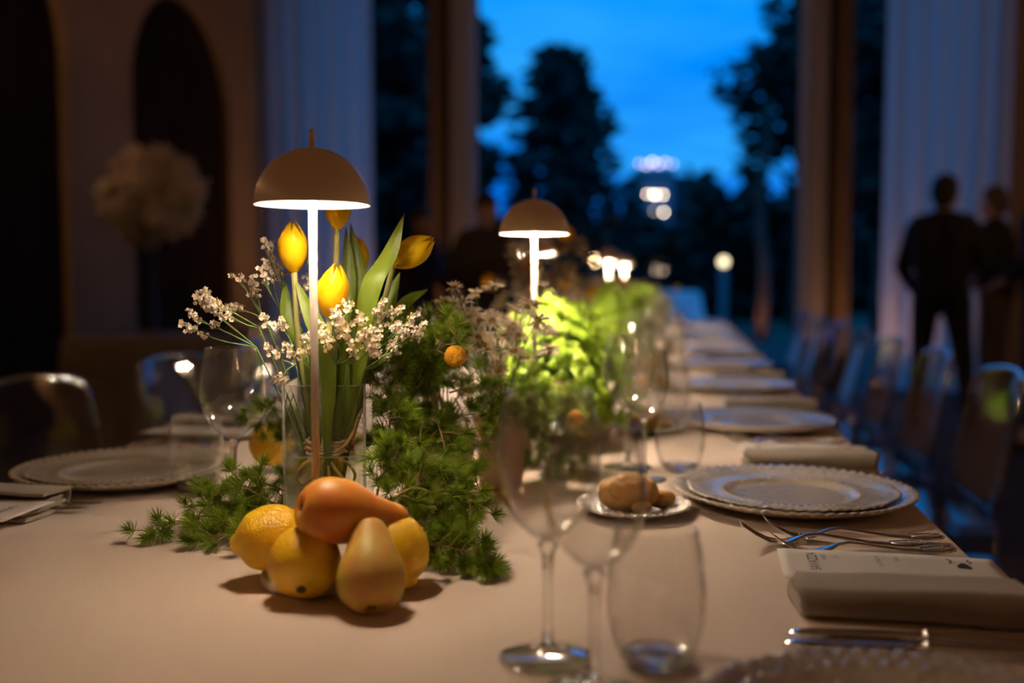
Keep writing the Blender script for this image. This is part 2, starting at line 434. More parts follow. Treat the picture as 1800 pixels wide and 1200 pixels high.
def conifer(px, d, h, rb, label, n=5200, seed=1):
    r_ = random.Random(seed); base = at(px, 490, d); base.z = -.12
    t_ = thing('cedar_tree', label, 'tree', base, 0, 'trees in the garden')
    bm = bmesh.new(); tube(bm, [Vector((0, 0, 0)), Vector((0, 0, h*.5)), Vector((0, 0, h))], .35, .05, 9); obj('trunk', bm, 'bark', t_)
    pts = []; tiers = 15
    for k in range(tiers):
        z = h*(.16+.82*k/tiers); R = rb*(1-(k/tiers))**.75+.35
        nb = 7
        for b in range(nb):
            a = b*2*PI/nb+k*.9+r_.uniform(-.25, .25); ln = R*r_.uniform(.65, 1.12)
            for _ in range(n//(tiers*nb)):
                s = r_.uniform(.12, 1)**.8
                pts.append(Vector((math.cos(a)*ln*s+r_.gauss(0, .28), math.sin(a)*ln*s+r_.gauss(0, .28), z+.25*math.sin(s*3)-.55*s*s+r_.gauss(0, .13))))
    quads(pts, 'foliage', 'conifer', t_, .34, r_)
    return t_
conifer(985, 33, 8.9, 3.3, 'tall tiered cedar in the middle of the garden view', seed=3, n=1900)
broad_tree(1400, 24, 8.2, [(-1.1, 0, 6.0, 1.1), (-.6, .3, 4.9, 1.0), (.6, 0, 6.3, 1.5), (.3, .2, 7.5, 1.2), (-.9, 0, 4.0, .7), (1.2, 0, 4.4, 1.5), (2.2, 0, 6.6, 1.6)],
           'leafy tree beside the right pillar of the centre opening', 4200, .19, seed=5)
broad_tree(775, 22, 8.5, [(.55, 0, 5.2, 1.0), (.15, 0, 6.3, 1.0), (.5, 0, 3.6, .85), (-1.0, 0, 6.8, 1.6), (-1.0, 0, 4, 1.6), (-2.2, 0, 7.0, 1.8)],
           'broad dark tree behind the left pillar', 7500, .22, seed=6)
broad_tree(690, 26, 9, [(0, 0, 6.2, 2.3), (-1.5, 0, 4.0, 2.2), (.6, 0, 2.8, 1.8), (-1, 0, 8, 1.6)], 'dark tree in the gap beside the blue curtain', 6500, .26, seed=8)
broad_tree(1545, 22, 9, [(0, 0, 6.3, 2.0), (.3, 0, 3.6, 1.9), (-.2, 0, 8, 1.5), (1.8, 0, 5, 2.0)], 'dark tree in the gap left of the right curtain', 6500, .24, seed=9)
def hedge(px0, px1, d, h, label, seed, n=5000, leaf=.3):
    r_ = random.Random(seed); A, B = at(px0, 490, d), at(px1, 490, d); A.z = B.z = -.12
    t_ = thing('hedge', label, 'hedge', A, 0, 'hedges across the garden'); V = B-A
    stem = bmesh.new(); tube(stem, [Vector((0, 0, .3)), V*.5+Vector((0, 0, .35)), V+Vector((0, 0, .3))], .12, n=6); obj('branch', stem, 'bark', t_)
    pts = []
    for _ in range(n):
        s = r_.random(); hh = h*(.72+.38*noise.noise(Vector((s*7, seed, 0)))+.2*noise.noise(Vector((s*19, seed, 3))))
        pts.append(V*s+Vector((r_.gauss(0, .2), r_.gauss(0, .9), hh*r_.random()**.75)))
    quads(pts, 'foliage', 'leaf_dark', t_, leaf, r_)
hedge(640, 1150, 38, 4.6, 'dark hedge below the cedar at the far side of the lawn', 2, 9000, .42)
hedge(1130, 1560, 36, 3.6, 'dark hedge running behind the globe lamp on the right', 4, 8500, .42)
hedge(1225, 1420, 30, 4.7, 'taller dark shrubs under the right leafy tree', 12, 4500, .36)
hedge(560, 1000, 20, 2.2, 'low shrubs outside the left opening', 14, 6000, .26)
# far buildings with lit windows
def tower(px0, px1, ytop, d, m, label, lamps, yb=480):
    a, b = at(px0, ytop, d), at(px1, ytop, d); w = (b-a).length; h = a.z
    t_ = thing('apartment_tower', label, 'building', ((a.x+b.x)/2, (a.y+b.y)/2, -.3), YAW, 'buildings beyond the garden')
    obj('tower_wall', bx((-w/2, 0, 0), (w/2, 9, h), .05), m, t_)
    obj('parapet', bx((-w/2-.25, -.25, h), (w/2+.25, 9.2, h+.7), .05), m, t_)
    for i, (px, py, r, s, col) in enumerate(lamps):
        p = at(px, py, d-.3)
        q = t_.matrix_basis.inverted() @ p
        f = obj('lit_window', bx((q.x-r, -.18, q.z-r), (q.x+r, -.02, q.z+r), .02), emit('window_light_%d_%d' % (px0, i), col, s), t_)
        obj('window_frame', bx((q.x-r-.1, -.08, q.z-r-.1), (q.x+r+.1, -.005, q.z+r+.1), .02), 'tower_dark', t_)
WARM, PINK = (1, .80, .58), (.80, .62, 1.0)
tower(1122, 1184, 300, 150, 'tower', 'pale far tower with lit windows above the hedge',
      [(1138, 342, .15, 34, WARM), (1151, 342, .15, 44, WARM), (1165, 342, .15, 26, WARM), (1167, 373, .15, 24, WARM), (1150, 371, .12, 6, WARM), (1161, 394, .12, 5, WARM)]
      + [(px, 287+dy, .17, s, PINK) for px, dy, s in ((1124, 0, 5), (1136, 3, 9), (1147, -3, 12), (1158, 2, 9), (1170, -2, 7), (1182, 1, 5))])
tower(1184, 1236, 312, 165, 'tower_dark', 'dark square block right of the lit tower', [])
def globe_lamp(px, py, d, r, s, label, post=.05, grp='lights in the garden', col=(1, .82, .5)):
    p = at(px, py, d)
    t_ = thing('garden_lamp', label, 'lamp', (p.x, p.y, -.12), 0, grp)
    obj('globe', ico(r, 2), emit('garden_globe_%d' % px, col, s), t_, (0, 0, p.z+.12))
    obj('post', lathe([(0, 0), (post*1.6, 0), (post*1.6, .06), (post, .10), (post, p.z+.12-r*.9), (0, p.z+.12-r*.9)], 12), 'post_paint', t_)
globe_lamp(1272, 460, 16, .072, 3.4, 'bright round globe lamp on a post on the lawn', .06)
globe_lamp(1015, 458, 30, .10, 16, 'left of two warm garden lamps beyond the table flowers', col=(1, .66, .3))
globe_lamp(1045, 458, 30, .10, 16, 'right of two warm garden lamps beyond the table flowers', col=(1, .66, .3))
globe_lamp(1152, 474, 34, .09, 5, 'left of two faint lamps under the lit tower', col=(1, .7, .5))
globe_lamp(1168, 476, 34, .09, 4, 'right of two faint lamps under the lit tower', col=(1, .7, .5))
globe_lamp(764, 460, 26, .10, 3, 'faint cool garden lamp beside the left pillar', col=(.75, .7, 1))
# warm-lit trunk on the lawn
p = at(1338, 520, 19)
t_ = thing('lit_tree_trunk', 'slim trunk lit orange behind the globe lamp', 'tree trunk', (p.x, p.y, -.12))
bm = bmesh.new(); tube(bm, catmull([(0, 0, 0), (.05, 0, 1.2), (-.05, 0, 2.6), (.1, 0, 4.5)], 4), .14, .07, 9); obj('trunk', bm, 'bark', t_)
bm = bmesh.new(); tube(bm, [Vector((-.02, 0, 2.4)), Vector((-.6, .1, 3.6))], .05, .02, 6); obj('branch', bm, 'bark', t_)
t_ = thing('garden_spotlight', 'low orange spotlight at the foot of the lit trunk', 'spotlight', (p.x-.05, p.y-.55, -.12))
obj('housing', lathe([(0, 0), (.07, 0), (.07, .12), (.055, .12), (.055, .09), (0, .09)], 16), 'suit', t_)
obj('lens', lathe([(0, .10), (.05, .10), (.05, .11), (0, .11)], 14), emit('garden_spot', (1, .36, .06), 420), t_)
# pale lounge chair on the terrace
p = at(1192, 540, 11.2)
t_ = thing('terrace_armchair', 'pale armchair on the terrace beyond the table end', 'armchair', (p.x, p.y, -.03), YAW)
obj('seat', bx((-.36, -.35, .12), (.36, .35, .44), .08), 'white_fabric', t_)
obj('backrest', bx((-.37, -.10, 0), (.37, .08, .66), .07), 'white_fabric', t_, (0, .22, .42), (-.75, 0, 0))
for s in (-1, 1):
    obj('armrest', bx((s*.37-.07, -.33, .12), (s*.37+.07, .33, .62), .06), 'white_fabric', t_)
    for yy in (-.3, .3): obj('leg', lathe([(0, 0), (.018, 0), (.026, .13), (0, .13)], 10), 'brown_wood', t_, (s*.3, yy, 0))

# ------------------------------------------------------------------ long table and its cloth
TX0, TX1, TY0, TY1 = -.955, .305, -.55, 7.25
t_ = thing('banquet_table', 'long banquet table under the cream cloth', 'table', ((TX0+TX1)/2, TY0, 0))
w = (TX1-TX0)/2
obj('tabletop', bx((-w+.01, .01, TT-.04), (w-.01, TY1-TY0-.01, TT-.006)), 'under_wood', t_)
for yy in (.3, 2.8, 5.2, 7.5):
    for s in (-1, 1): obj('leg', bx((s*(w-.12)-.03, yy-.03, 0), (s*(w-.12)+.03, yy+.03, TT-.04), .004), 'under_wood', t_)
bm = bmesh.new(); NX, NY = 60, 220; grid = []
prof = []
for i in range(NX+1): prof.append((TX0+(TX1-TX0)*i/NX, 0.0))
side = [(.006, -.002), (.011, -.008), (.014, -.03), (.018, -.12), (.03, -.28)]
prof = [(TX0-a, b) for a, b in side[::-1]] + prof + [(TX1+a, b) for a, b in side]
for j in range(NY+1):
    y = TY0+(TY1-TY0)*j/NY; row = []
    for x, dz in prof:
        ww = 0 if dz > -.05 else dz*.10*math.sin(y*9+(1 if x > 0 else 3)+2*noise.noise(Vector((y*2, x, 0))))
        n1 = noise.noise(Vector((x*3, y*2.2, 5)))*.0009
        row.append(bm.verts.new((x+(ww if x > 0 else -ww), y, TT+dz+(n1 if dz == 0 else 0)-.0009)))
    grid.append(row)
for A, B in zip(grid, grid[1:]):
    for i in range(len(A)-1): bm.faces.new((A[i], A[i+1], B[i+1], B[i])).smooth = True
for end in (0, NY):
    y = TY0 if end == 0 else TY1; s = -1 if end == 0 else 1; prev = grid[end]
    for dy, dz in side:
        row = [bm.verts.new((v.co.x, y+s*dy, min(v.co.z, TT+dz))) for v in grid[end]]
        for i in range(len(row)-1): bm.faces.new((prev[i], prev[i+1], row[i+1], row[i]) if end else (prev[i+1], prev[i], row[i], row[i+1])).smooth = True
        prev = row
tag(obj('tablecloth', bm, 'cloth'), 'cream tablecloth covering the long banquet table', 'tablecloth')

# ------------------------------------------------------------------ table lamps
RIM = .365
def make_lamp(p, label, proto=[]):
    if proto:
        r = dup(proto[0], p, 0, label); return r
    t_ = thing('table_lamp', label, 'lamp', p, 0, 'cordless dome lamps along the table')
    smooth(obj('base', lathe([(0, 0), (.052, 0), (.054, .002), (.054, .009), (.052, .011), (.008, .0115), (.006, .016), (0, .016)], 64), 'lamp_stem', t_))
    obj('stem', lathe([(0, .01), (.0038, .01), (.0038, RIM+.045), (0, RIM+.045)], 20), 'lamp_stem', t_)
    R = .055; K = 22
    sh = obj('lamp_shade', lathe([(R*math.cos(PI/2*k/K), RIM+R*math.sin(PI/2*k/K)) for k in range(K+1)], 72), 'lamp_paint', t_)
    Ri = .0535
    pr = [(R, RIM)]+[(Ri*math.cos(PI/2*k/K), RIM+.0002+Ri*math.sin(PI/2*k/K)) for k in range(K+1)]
    obj('shade_lining', lathe(pr, 72), 'lamp_white', sh)
    obj('finial', lathe([(0, RIM+.054), (.0028, RIM+.054), (.0028, RIM+.0715), (.0022, RIM+.072), (0, RIM+.072)], 16), 'lamp_paint', sh)
    obj('bulb', lathe([(.006, RIM+.0065), (.020, RIM+.0065), (.022, RIM+.008), (.022, RIM+.016), (.006, RIM+.016)], 24, close=True), 'led', t_)
    obj('touch_switch', bx((-.010, -.004, RIM+.002), (-.0045, .000, RIM+.006), .0006), 'switch_metal', t_)
    proto.append(t_); return t_
LAMP1 = at(551, 490, .96); LAMP1.z = TT
make_lamp(LAMP1, 'large sharp dome lamp standing nearest among the tulips')
for px, d, lb in ((939, 1.575, 'second dome lamp above the bright green leaves'), (944, 2.85, 'third dome lamp half hidden behind the second lamp stem'),
                  (1070, 4.2, 'small blurred fourth dome lamp beyond the dried flowers'), (1097, 5.6, 'tiny blurred fifth dome lamp right of the fourth lamp')):
    q = at(px, 490, d); q.z = TT; lm = make_lamp(q, lb)
    for ch in lm.children:
        if ch.name.startswith('bulb'):
            ch.data = ch.data.copy(); ch.data.materials[0] = MATS['led_bright' if d < 2 else 'led_far']

# ------------------------------------------------------------------ tableware prototypes (built once, then copied)
def bead(nb, amp, rows, lobes=0, lamp=0.0):
    def f(k, a, r, z):
        if lobes: r = r*(1+lamp*(abs(math.cos(a*lobes/2))**.6-.6)*(r/.13)**3)
        if k in rows:
            s = abs(math.sin(a*nb/2)); return r+amp*s, z+amp*.9*s
        return r, z
    return f
def plate_mesh(R, h, well, nb, amp, lobes=0, lam=0.0, n=288):
    pr = [(0, .0), (well*.95, 0), (well*1.02, .002), (R*.90, h*.62), (R*.985, h*.86), (R, h), (R*.985, h+.0012), (R*.955, h+.0002),
          (R*.94, h+.0007), (R*.90, h-.0006), (well+(R-well)*.62, h*.80), (well+(R-well)*.45, h*.74), (well+(R-well)*.2, h*.66), (well*1.06, h*.62),
          (well*1.03, h*.66), (well*.99, h*.42), (well*.96, h*.30), (well*.80, h*.27), (0, h*.27)]
    return lathe(pr, n, rmod=bead(nb, amp, {4, 5, 6, 7, 13, 14}, lobes, lam))
CH_ME = plate_mesh(.154, .0185, .105, 66, .0032); me_ch = bpy.data.meshes.new('charger'); CH_ME.to_mesh(me_ch); CH_ME.free(); me_ch.materials.append(MATS['porcelain'])
PL_ME = plate_mesh(.134, .0120, .082, 60, .0026, 10, .022); me_pl = bpy.data.meshes.new('plate'); PL_ME.to_mesh(me_pl); PL_ME.free(); me_pl.materials.append(MATS['porcelain'])
BP_ME = plate_mesh(.070, .011, .040, 44, .0020, 9, .22, 220); me_bp = bpy.data.meshes.new('bread_plate'); BP_ME.to_mesh(me_bp); BP_ME.free(); me_bp.materials.append(MATS['silver_bread'])

def glass_proto(name, H, Rmax, foot, stem_h):
    t_ = thing(name, 'x', 'glass', (0, 0, -50))
    # foot and stem: solid
    obj('foot', lathe([(0, .0005), (foot*.97, .0005), (foot, .0014), (foot*.97, .0024), (foot*.6, .0042), (foot*.25, .0068), (.006, .011), (.0, .011)], 56), 'foot_glass', t_)
    obj('stem', lathe([(0, .0105), (.0052, .0105), (.0038, .03), (.0036, stem_h*.7), (.005, stem_h*.93), (.0085, stem_h+.003), (.0, stem_h+.006)], 24), 'stem_glass', t_)
    z0 = stem_h+.003; bh = H-z0
    prof = [(.0, 0), (.012, .010), (.030, .07), (.62, .22), (.90, .38), (1.0, .52), (.985, .66), (.93, .80), (.865, .92), (.82, 1.0)]
    pr = [((a if i < 3 and a < .2 and i < 2 else a*Rmax) if i > 1 else a, z0+b*bh) for i, (a, b) in enumerate(prof)]
    pts = catmull([(.0001, 0, z0), (Rmax*.35, 0, z0+bh*.065), (Rmax*.70, 0, z0+bh*.19), (Rmax*.93, 0, z0+bh*.36), (Rmax, 0, z0+bh*.52), (Rmax*.965, 0, z0+bh*.70), (Rmax*.885, 0, z0+bh*.87), (Rmax*.82, 0, H)], 5)
    o_ = [(max(p.x, 0), p.z) for p in pts]; o_[0] = (0, z0)
    i_ = [(max(r-.0011, 0), z+(.0016 if k < 6 else 0)) for k, (r, z) in enumerate(o_)]; i_[0] = (0, z0+.0022)
    bowl = obj('bowl', lathe(o_+[(o_[-1][0]-.0005, H+.0005)]+i_[::-1], 64), 'wine_glass', t_)
    return t_
RED = glass_proto('wine_glass', .208, .0405, .038, .088)
WHITE = glass_proto('wine_glass', .192, .0360, .035, .086)
def tumbler_proto():
    t_ = thing('water_tumbler', 'x', 'glass', (0, 0, -50)); H = .105
    pts = catmull([(.024, 0, .001), (.030, 0, .008), (.0365, 0, .03), (.0385, 0, .052), (.0365, 0, .078), (.0315, 0, H)], 5)
    o_ = [(p.x, p.z) for p in pts]; i_ = [(r-.0014, z) for r, z in o_ if z > .011]
    obj('bowl', lathe(o_+[(o_[-1][0]-.0007, H+.0006)]+i_[::-1]+[(.015, .010)], 64), 'wine_glass', t_)
    obj('base', lathe([(0, .0005), (.023, .0005), (.0255, .003), (.0275, .0075), (.022, .0095), (0, .009)], 56), 'stem_glass', t_)
    return t_
TUMB = tumbler_proto()
def loft(bm, st, n=10):                     # stations: x, y, z, width, thickness
    rings = [[bm.verts.new((x, y+w/2*math.cos(2*PI*k/n), z+t/2*math.sin(2*PI*k/n))) for k in range(n)] for x, y, z, w, t in st]
    for A, B in zip(rings, rings[1:]):
        for i in range(n): bm.faces.new((A[i], A[(i+1) % n], B[(i+1) % n], B[i])).smooth = True
    bm.faces.new(rings[0][::-1]); bm.faces.new(rings[-1])
def fork_proto():
    t_ = thing('dinner_fork', 'x', 'fork', (0, 0, -50)); bm = bmesh.new()
    loft(bm, [(0, 0, .006, .003, .003), (-.003, 0, .006, .012, .005), (-.008, 0, .0058, .0165, .0052), (-.018, 0, .005, .0175, .0046), (-.035, 0, .0048, .0135, .0042), (-.06, 0, .0062, .0085, .0042),
              (-.09, 0, .0105, .0066, .0042), (-.115, 0, .0140, .0062, .0042), (-.128, 0, .0125, .0085, .0036), (-.138, 0, .0085, .0165, .0026), (-.147, 0, .0052, .0225, .0022), (-.156, 0, .0042, .0232, .002)], 12)
    obj('handle', bm, 'silver', t_)
    for q in range(4):
        bm = bmesh.new(); y = (-1.5+q)*.0062
        loft(bm, [(-.155, y, .0042, .0048, .002), (-.168, y, .0062, .0040, .002), (-.182, y*.97, .0128, .0034, .002), (-.194, y*.94, .0208, .0028, .0018), (-.199, y*.93, .0245, .0012, .001)], 6)
        obj('tine', bm, 'silver', t_)
    bm = bmesh.new()
    for s in (-1, 1): tube(bm, [Vector((-.004, s*.0055, .0088)), Vector((-.02, s*.0062, .0078)), Vector((-.038, s*.0042, .0074))], .0009, n=5)
    obj('scroll_edge', bm, 'silver', t_)
    return t_
FORK = fork_proto()
def knife_proto():
    t_ = thing('table_knife', 'x', 'knife', (0, 0, -50)); bm = bmesh.new()
    loft(bm, [(0, 0, .006, .004, .004), (-.006, 0, .006, .017, .009), (-.03, 0, .006, .0165, .009), (-.07, 0, .006, .012, .008), (-.098, 0, .006, .010, .0075), (-.104, 0, .006, .013, .009), (-.108, 0, .006, .010, .007)], 12)
    obj('handle', bm, 'silver', t_); bm = bmesh.new()
    loft(bm, [(-.107, 0, .006, .010, .005), (-.115, .001, .0055, .016, .0028), (-.15, .001, .005, .019, .0022), (-.19, .0005, .0045, .018, .0018), (-.205, -.001, .0045, .014, .0016), (-.216, -.004, .0045, .005, .001)], 8)
    obj('blade', bm, 'silver', t_)
    return t_
KNIFE = knife_proto()
def napkin_proto():
    ln, t2 = .195, .0016; path = []
    ly = [.003, .0090, .0145, .0265]; ye, yn = .050, -.050
    def arc(y, za, zb, s):
        c, r = (za+zb)/2, (zb-za)/2
        return [(y+s*r*math.cos(a), c+r*math.sin(a)) for a in (-PI/2+PI*k/6 for k in range(1, 6))]
    def run(y0, y1, z, k=9): return [(y0+(y1-y0)*i/k, z) for i in range(k+1)]
    inner = run(yn+.008, ye-.004, ly[1])+arc(ye-.004, ly[1], ly[2], 1)+run(ye-.004, yn+.008, ly[2])
    outer = run(ye, yn+.006, ly[0])+[(yn+.006+(y_-yn-.006)*.75, z_) for y_, z_ in arc(yn+.006, ly[0], ly[3], -1)]+run(yn+.006, .006, ly[3])
    bm = bmesh.new(); nx = 26
    for path in (inner, outer):
        m_ = len(path); L_, R_ = [], []
        for i in range(nx+1):
            x = ln*i/nx-ln/2; a, b = [], []
            for k, (y, z) in enumerate(path):
                y0, z0 = path[max(k-1, 0)]; y1, z1 = path[min(k+1, m_-1)]
                dy, dz = y1-y0, z1-z0; l_ = math.hypot(dy, dz) or 1; ny, nz = -dz/l_, dy/l_
                sag = .0035*noise.noise(Vector((x*14, y*22, 1)))*(z/.033)+(.003*math.sin(x*18+.5)*(z/.033)**2 if path is outer else 0)
                w_ = .0035*noise.noise(Vector((x*9, z*40, 4)))
                xx = x+.0035*math.sin(k*.45)*(1 if i > nx/2 else -1)*(abs(x)/(ln/2))**4-(.003*(1 if x > 0 else -1)*(abs(x)/(ln/2))**4 if path is inner else 0)
                a.append(bm.verts.new((xx, y+w_+ny*t2, max(z+sag+nz*t2, .0004)))); b.append(bm.verts.new((xx, y+w_-ny*t2, max(z+sag-nz*t2, .0004))))
            L_.append(a); R_.append(b)
        for i in range(nx):
            for k in range(m_-1):
                bm.faces.new((L_[i][k], L_[i][k+1], L_[i+1][k+1], L_[i+1][k])).smooth = True
                bm.faces.new((R_[i][k], R_[i+1][k], R_[i+1][k+1], R_[i][k+1])).smooth = True
            for k in (0, m_-1): bm.faces.new((L_[i][k], L_[i+1][k], R_[i+1][k], R_[i][k]))
        for i in (0, nx):
            for k in range(m_-1): bm.faces.new((L_[i][k], R_[i][k], R_[i][k+1], L_[i][k+1]))
    bmesh.ops.recalc_face_normals(bm, faces=bm.faces)
    me = bpy.data.meshes.new('napkin'); bm.to_mesh(me); bm.free(); me.materials.append(MATS['napkin']); return me
NAP = napkin_proto()
def menu_proto():
    t_ = thing('menu_card', 'x', 'menu card', (0, 0, -50))
    bm = bmesh.new(); w, l = .105, .205; rows = []
    for i in range(21):
        x = -l/2+l*i/20
        rows.append([bm.verts.new((x, -w/2+w*j/6, .0012*math.cos(x*14)*(j/6))) for j in range(7)])
    for A, B in zip(rows, rows[1:]):
        for j in range(6): bm.faces.new((A[j], B[j], B[j+1], A[j+1])).smooth = True
    ca = obj('card', bm, 'paper', t_)
    md = ca.modifiers.new('thickness', 'SOLIDIFY'); md.thickness = .0005; md.offset = -1
    def zz(x, y): j = (y+w/2)/w; return .0012*math.cos(x*14)*j+.00025
    def text(s, x, y, size, name='printed_line'):
        cu = bpy.data.curves.new(name, 'FONT'); cu.body = s; cu.size = size; cu.align_x = 'CENTER'
        o = bpy.data.objects.new(name, cu); C.objects.link(o)
        dg = bpy.context.evaluated_depsgraph_get(); me = bpy.data.meshes.new_from_object(o.evaluated_get(dg))
        bpy.data.objects.remove(o); bpy.data.curves.remove(cu)
        for v in me.vertices:                        # reads from the chair at the right
            q = v.co.copy(); X, Y = x-q.y, y+q.x; v.co = (X, Y, zz(X, Y)+.0002)
        me.materials.clear(); obj(name, me, 'ink', t_)
    text('SAVAZZA', -.066, .010, .014, 'title'); text('MENU', -.057, .026, .0065); text('DI', -.046, .028, .0055)
    text('-', -.030, .030, .006); text('LA CENA IN', -.006, .020, .0065); text('VILLA', .012, .030, .0065)
    bm = bmesh.new(); pts = []
    for k in range(28):
        a = 2*PI*k/28; r = 1-.18*math.sin(3*a+.5); X, Y = .070+.0062*r*math.cos(a), .018+.0095*r*math.sin(a)
        pts.append(bm.verts.new((X, Y, zz(X, Y)+.0003)))
    bm.faces.new(pts); obj('logo_mark', bm, 'ink_logo', t_)
    bm = bmesh.new()
    for s in range(2):
        q = [Vector((.060-.002*math.sin(k*1.3+s)+s*.018, .026+.0022*k, 0)) for k in range(8)]
        q = [Vector((v.x, v.y, zz(v.x, v.y)+.0003)) for v in q]; tube(bm, q, .00035, n=4)
    obj('logo_script', bm, 'ink_logo', t_)
    return t_
MENU = menu_proto()
def roll_proto():
    t_ = thing('bread_roll', 'x', 'bread roll', (0, 0, -50))
    bm = bmesh.new(); bmesh.ops.create_icosphere(bm, subdivisions=4, radius=1)
    for v in bm.verts:
        d = v.co.normalized(); a = math.atan2(d.y, d.x)
        lob = 1+.075*abs(math.sin(a*2.5+.6*d.z))**.5*(1-abs(d.z))**.4
        k = lob*(1+.04*noise.noise(d*2.5)); z = d.z
        v.co = Vector((d.x*.036*k, d.y*.031*k, .0215+.0225*(abs(z)**.75*(1 if z > 0 else -1))*k))
    for v in bm.verts: v.co.z = max(v.co.z, .0005)
    for f in bm.faces: f.smooth = True
    obj('crust', bm, 'bread', t_)
    for (px_, py_, pz_, sx_, sy_, sz_, rx_, ry_, rz_) in ((.004, .002, .0345, .029, .021, .0115, .10, .16, .5), (-.016, -.010, .029, .020, .015, .012, .35, -.45, 1.2), (.006, -.030, .009, .014, .008, .0085, 0, 0, .2)):
        bm = ico(1, 3, .08, 2.0, px_*900, (sx_, sy_, sz_))          # overlapping folds of dough
        obj('crust_fold', bm, 'bread', t_, (px_, py_, pz_), (rx_, ry_, rz_))
    return t_
ROLL = roll_proto()
def small_roll_proto():
    bm = ico(1, 3, .10, 2.2, 3.0, (.021, .013, .011))
    for v in bm.verts: v.co.z = max(v.co.z+.0105, .0004)
    me = bpy.data.meshes.new('small_roll'); bm.to_mesh(me); bm.free(); me.materials.append(MATS['bread']); return me
SROLL = small_roll_proto()
def chair_proto():
    t_ = thing('ghost_chair', 'x', 'chair', (0, 0, -50))        # faces -X, back at +X side
    def panel(w0, w1, h0, h1, th, crown, rc=.05, K=6):
        pts = []
        pts += [(-w0/2, h0), (w0/2, h0)]
        for k in range(K+1):
            a = PI/2*k/K; pts.append((w1/2-rc+rc*math.cos(a), h1-rc+rc*math.sin(a)))
        for k in range(1, 6):
            y = (w1/2-rc)*(1-k/3); pts.append((y, h1+crown*(1-(y/(w1/2-rc))**2)))
        for k in range(K+1):
            a = PI/2+PI/2*k/K; pts.append((-w1/2+rc+rc*math.cos(a), h1-rc+rc*math.sin(a)))
        bm = bmesh.new(); fr, bk = [], []
        for y, z in pts:
            c_ = .03*(1-(y/(w0/2))**2)+(z-.46)*.20
            fr.append(bm.verts.new((c_-th/2, y, z))); bk.append(bm.verts.new((c_+th/2, y, z)))
        bm.faces.new(fr[::-1]); bm.faces.new(bk); n = len(pts)
        for i in range(n): bm.faces.new((fr[i], fr[(i+1) % n], bk[(i+1) % n], bk[i]))
        bmesh.ops.triangulate(bm, faces=[f for f in bm.faces if len(f.verts) > 4])
        bmesh.ops.bevel(bm, geom=[e_ for e_ in bm.edges if len(e_.link_faces) == 2 and e_.calc_face_angle(0) > 1.0], offset=.003, segments=2, affect='EDGES')
        return bm
    obj('backrest', panel(.40, .385, .50, .815, .016, .012, .055), 'acrylic', t_, (.17, 0, 0))
    bm = bmesh.new(); oc = [(y, z) for y, z in [(-.198, .50), (-.193, .76)]+[(-.193+.055-.055*math.cos(a), .76+.055*math.sin(a)) for a in (.4, .8, 1.2, PI/2)]+[(y, .815+.012*(1-(y/.138)**2)) for y in (-.09, -.045, 0, .045, .09)]]
    oc += [(-y, z) for y, z in oc[:6]][::-1]
    tube(bm, catmull([(.17+.03*(1-(y/.2)**2)+(z-.46)*.20, y, z) for y, z in oc], 3), .0085, n=10); obj('back_rim', bm, 'acrylic_edge', t_)
    bm = bmesh.new(); tube(bm, catmull([(.178, -.2, .46), (.205, -.2, .6), (.237, -.19, .775)], 4), .011, .009, 10); obj('back_post', bm, 'acrylic', t_)
    bm = bmesh.new(); tube(bm, catmull([(.178, .2, .46), (.205, .2, .6), (.237, .19, .775)], 4), .011, .009, 10); obj('back_post', bm, 'acrylic', t_)
    obj('seat', bx((-.21, -.205, .445), (.20, .205, .47), .01), 'acrylic', t_)
    for sx, sy in ((-.185, -.18), (-.185, .18), (.175, -.18), (.175, .18)):
        bm = bmesh.new(); tube(bm, [Vector((sx, sy, .445)), Vector((sx+(.02 if sx < 0 else .05)*(1 if sx > 0 else -1), sy*1.04, 0))], .019, .013, 4); obj('leg', bm, 'acrylic', t_)
    return t_
CHAIR = chair_proto()

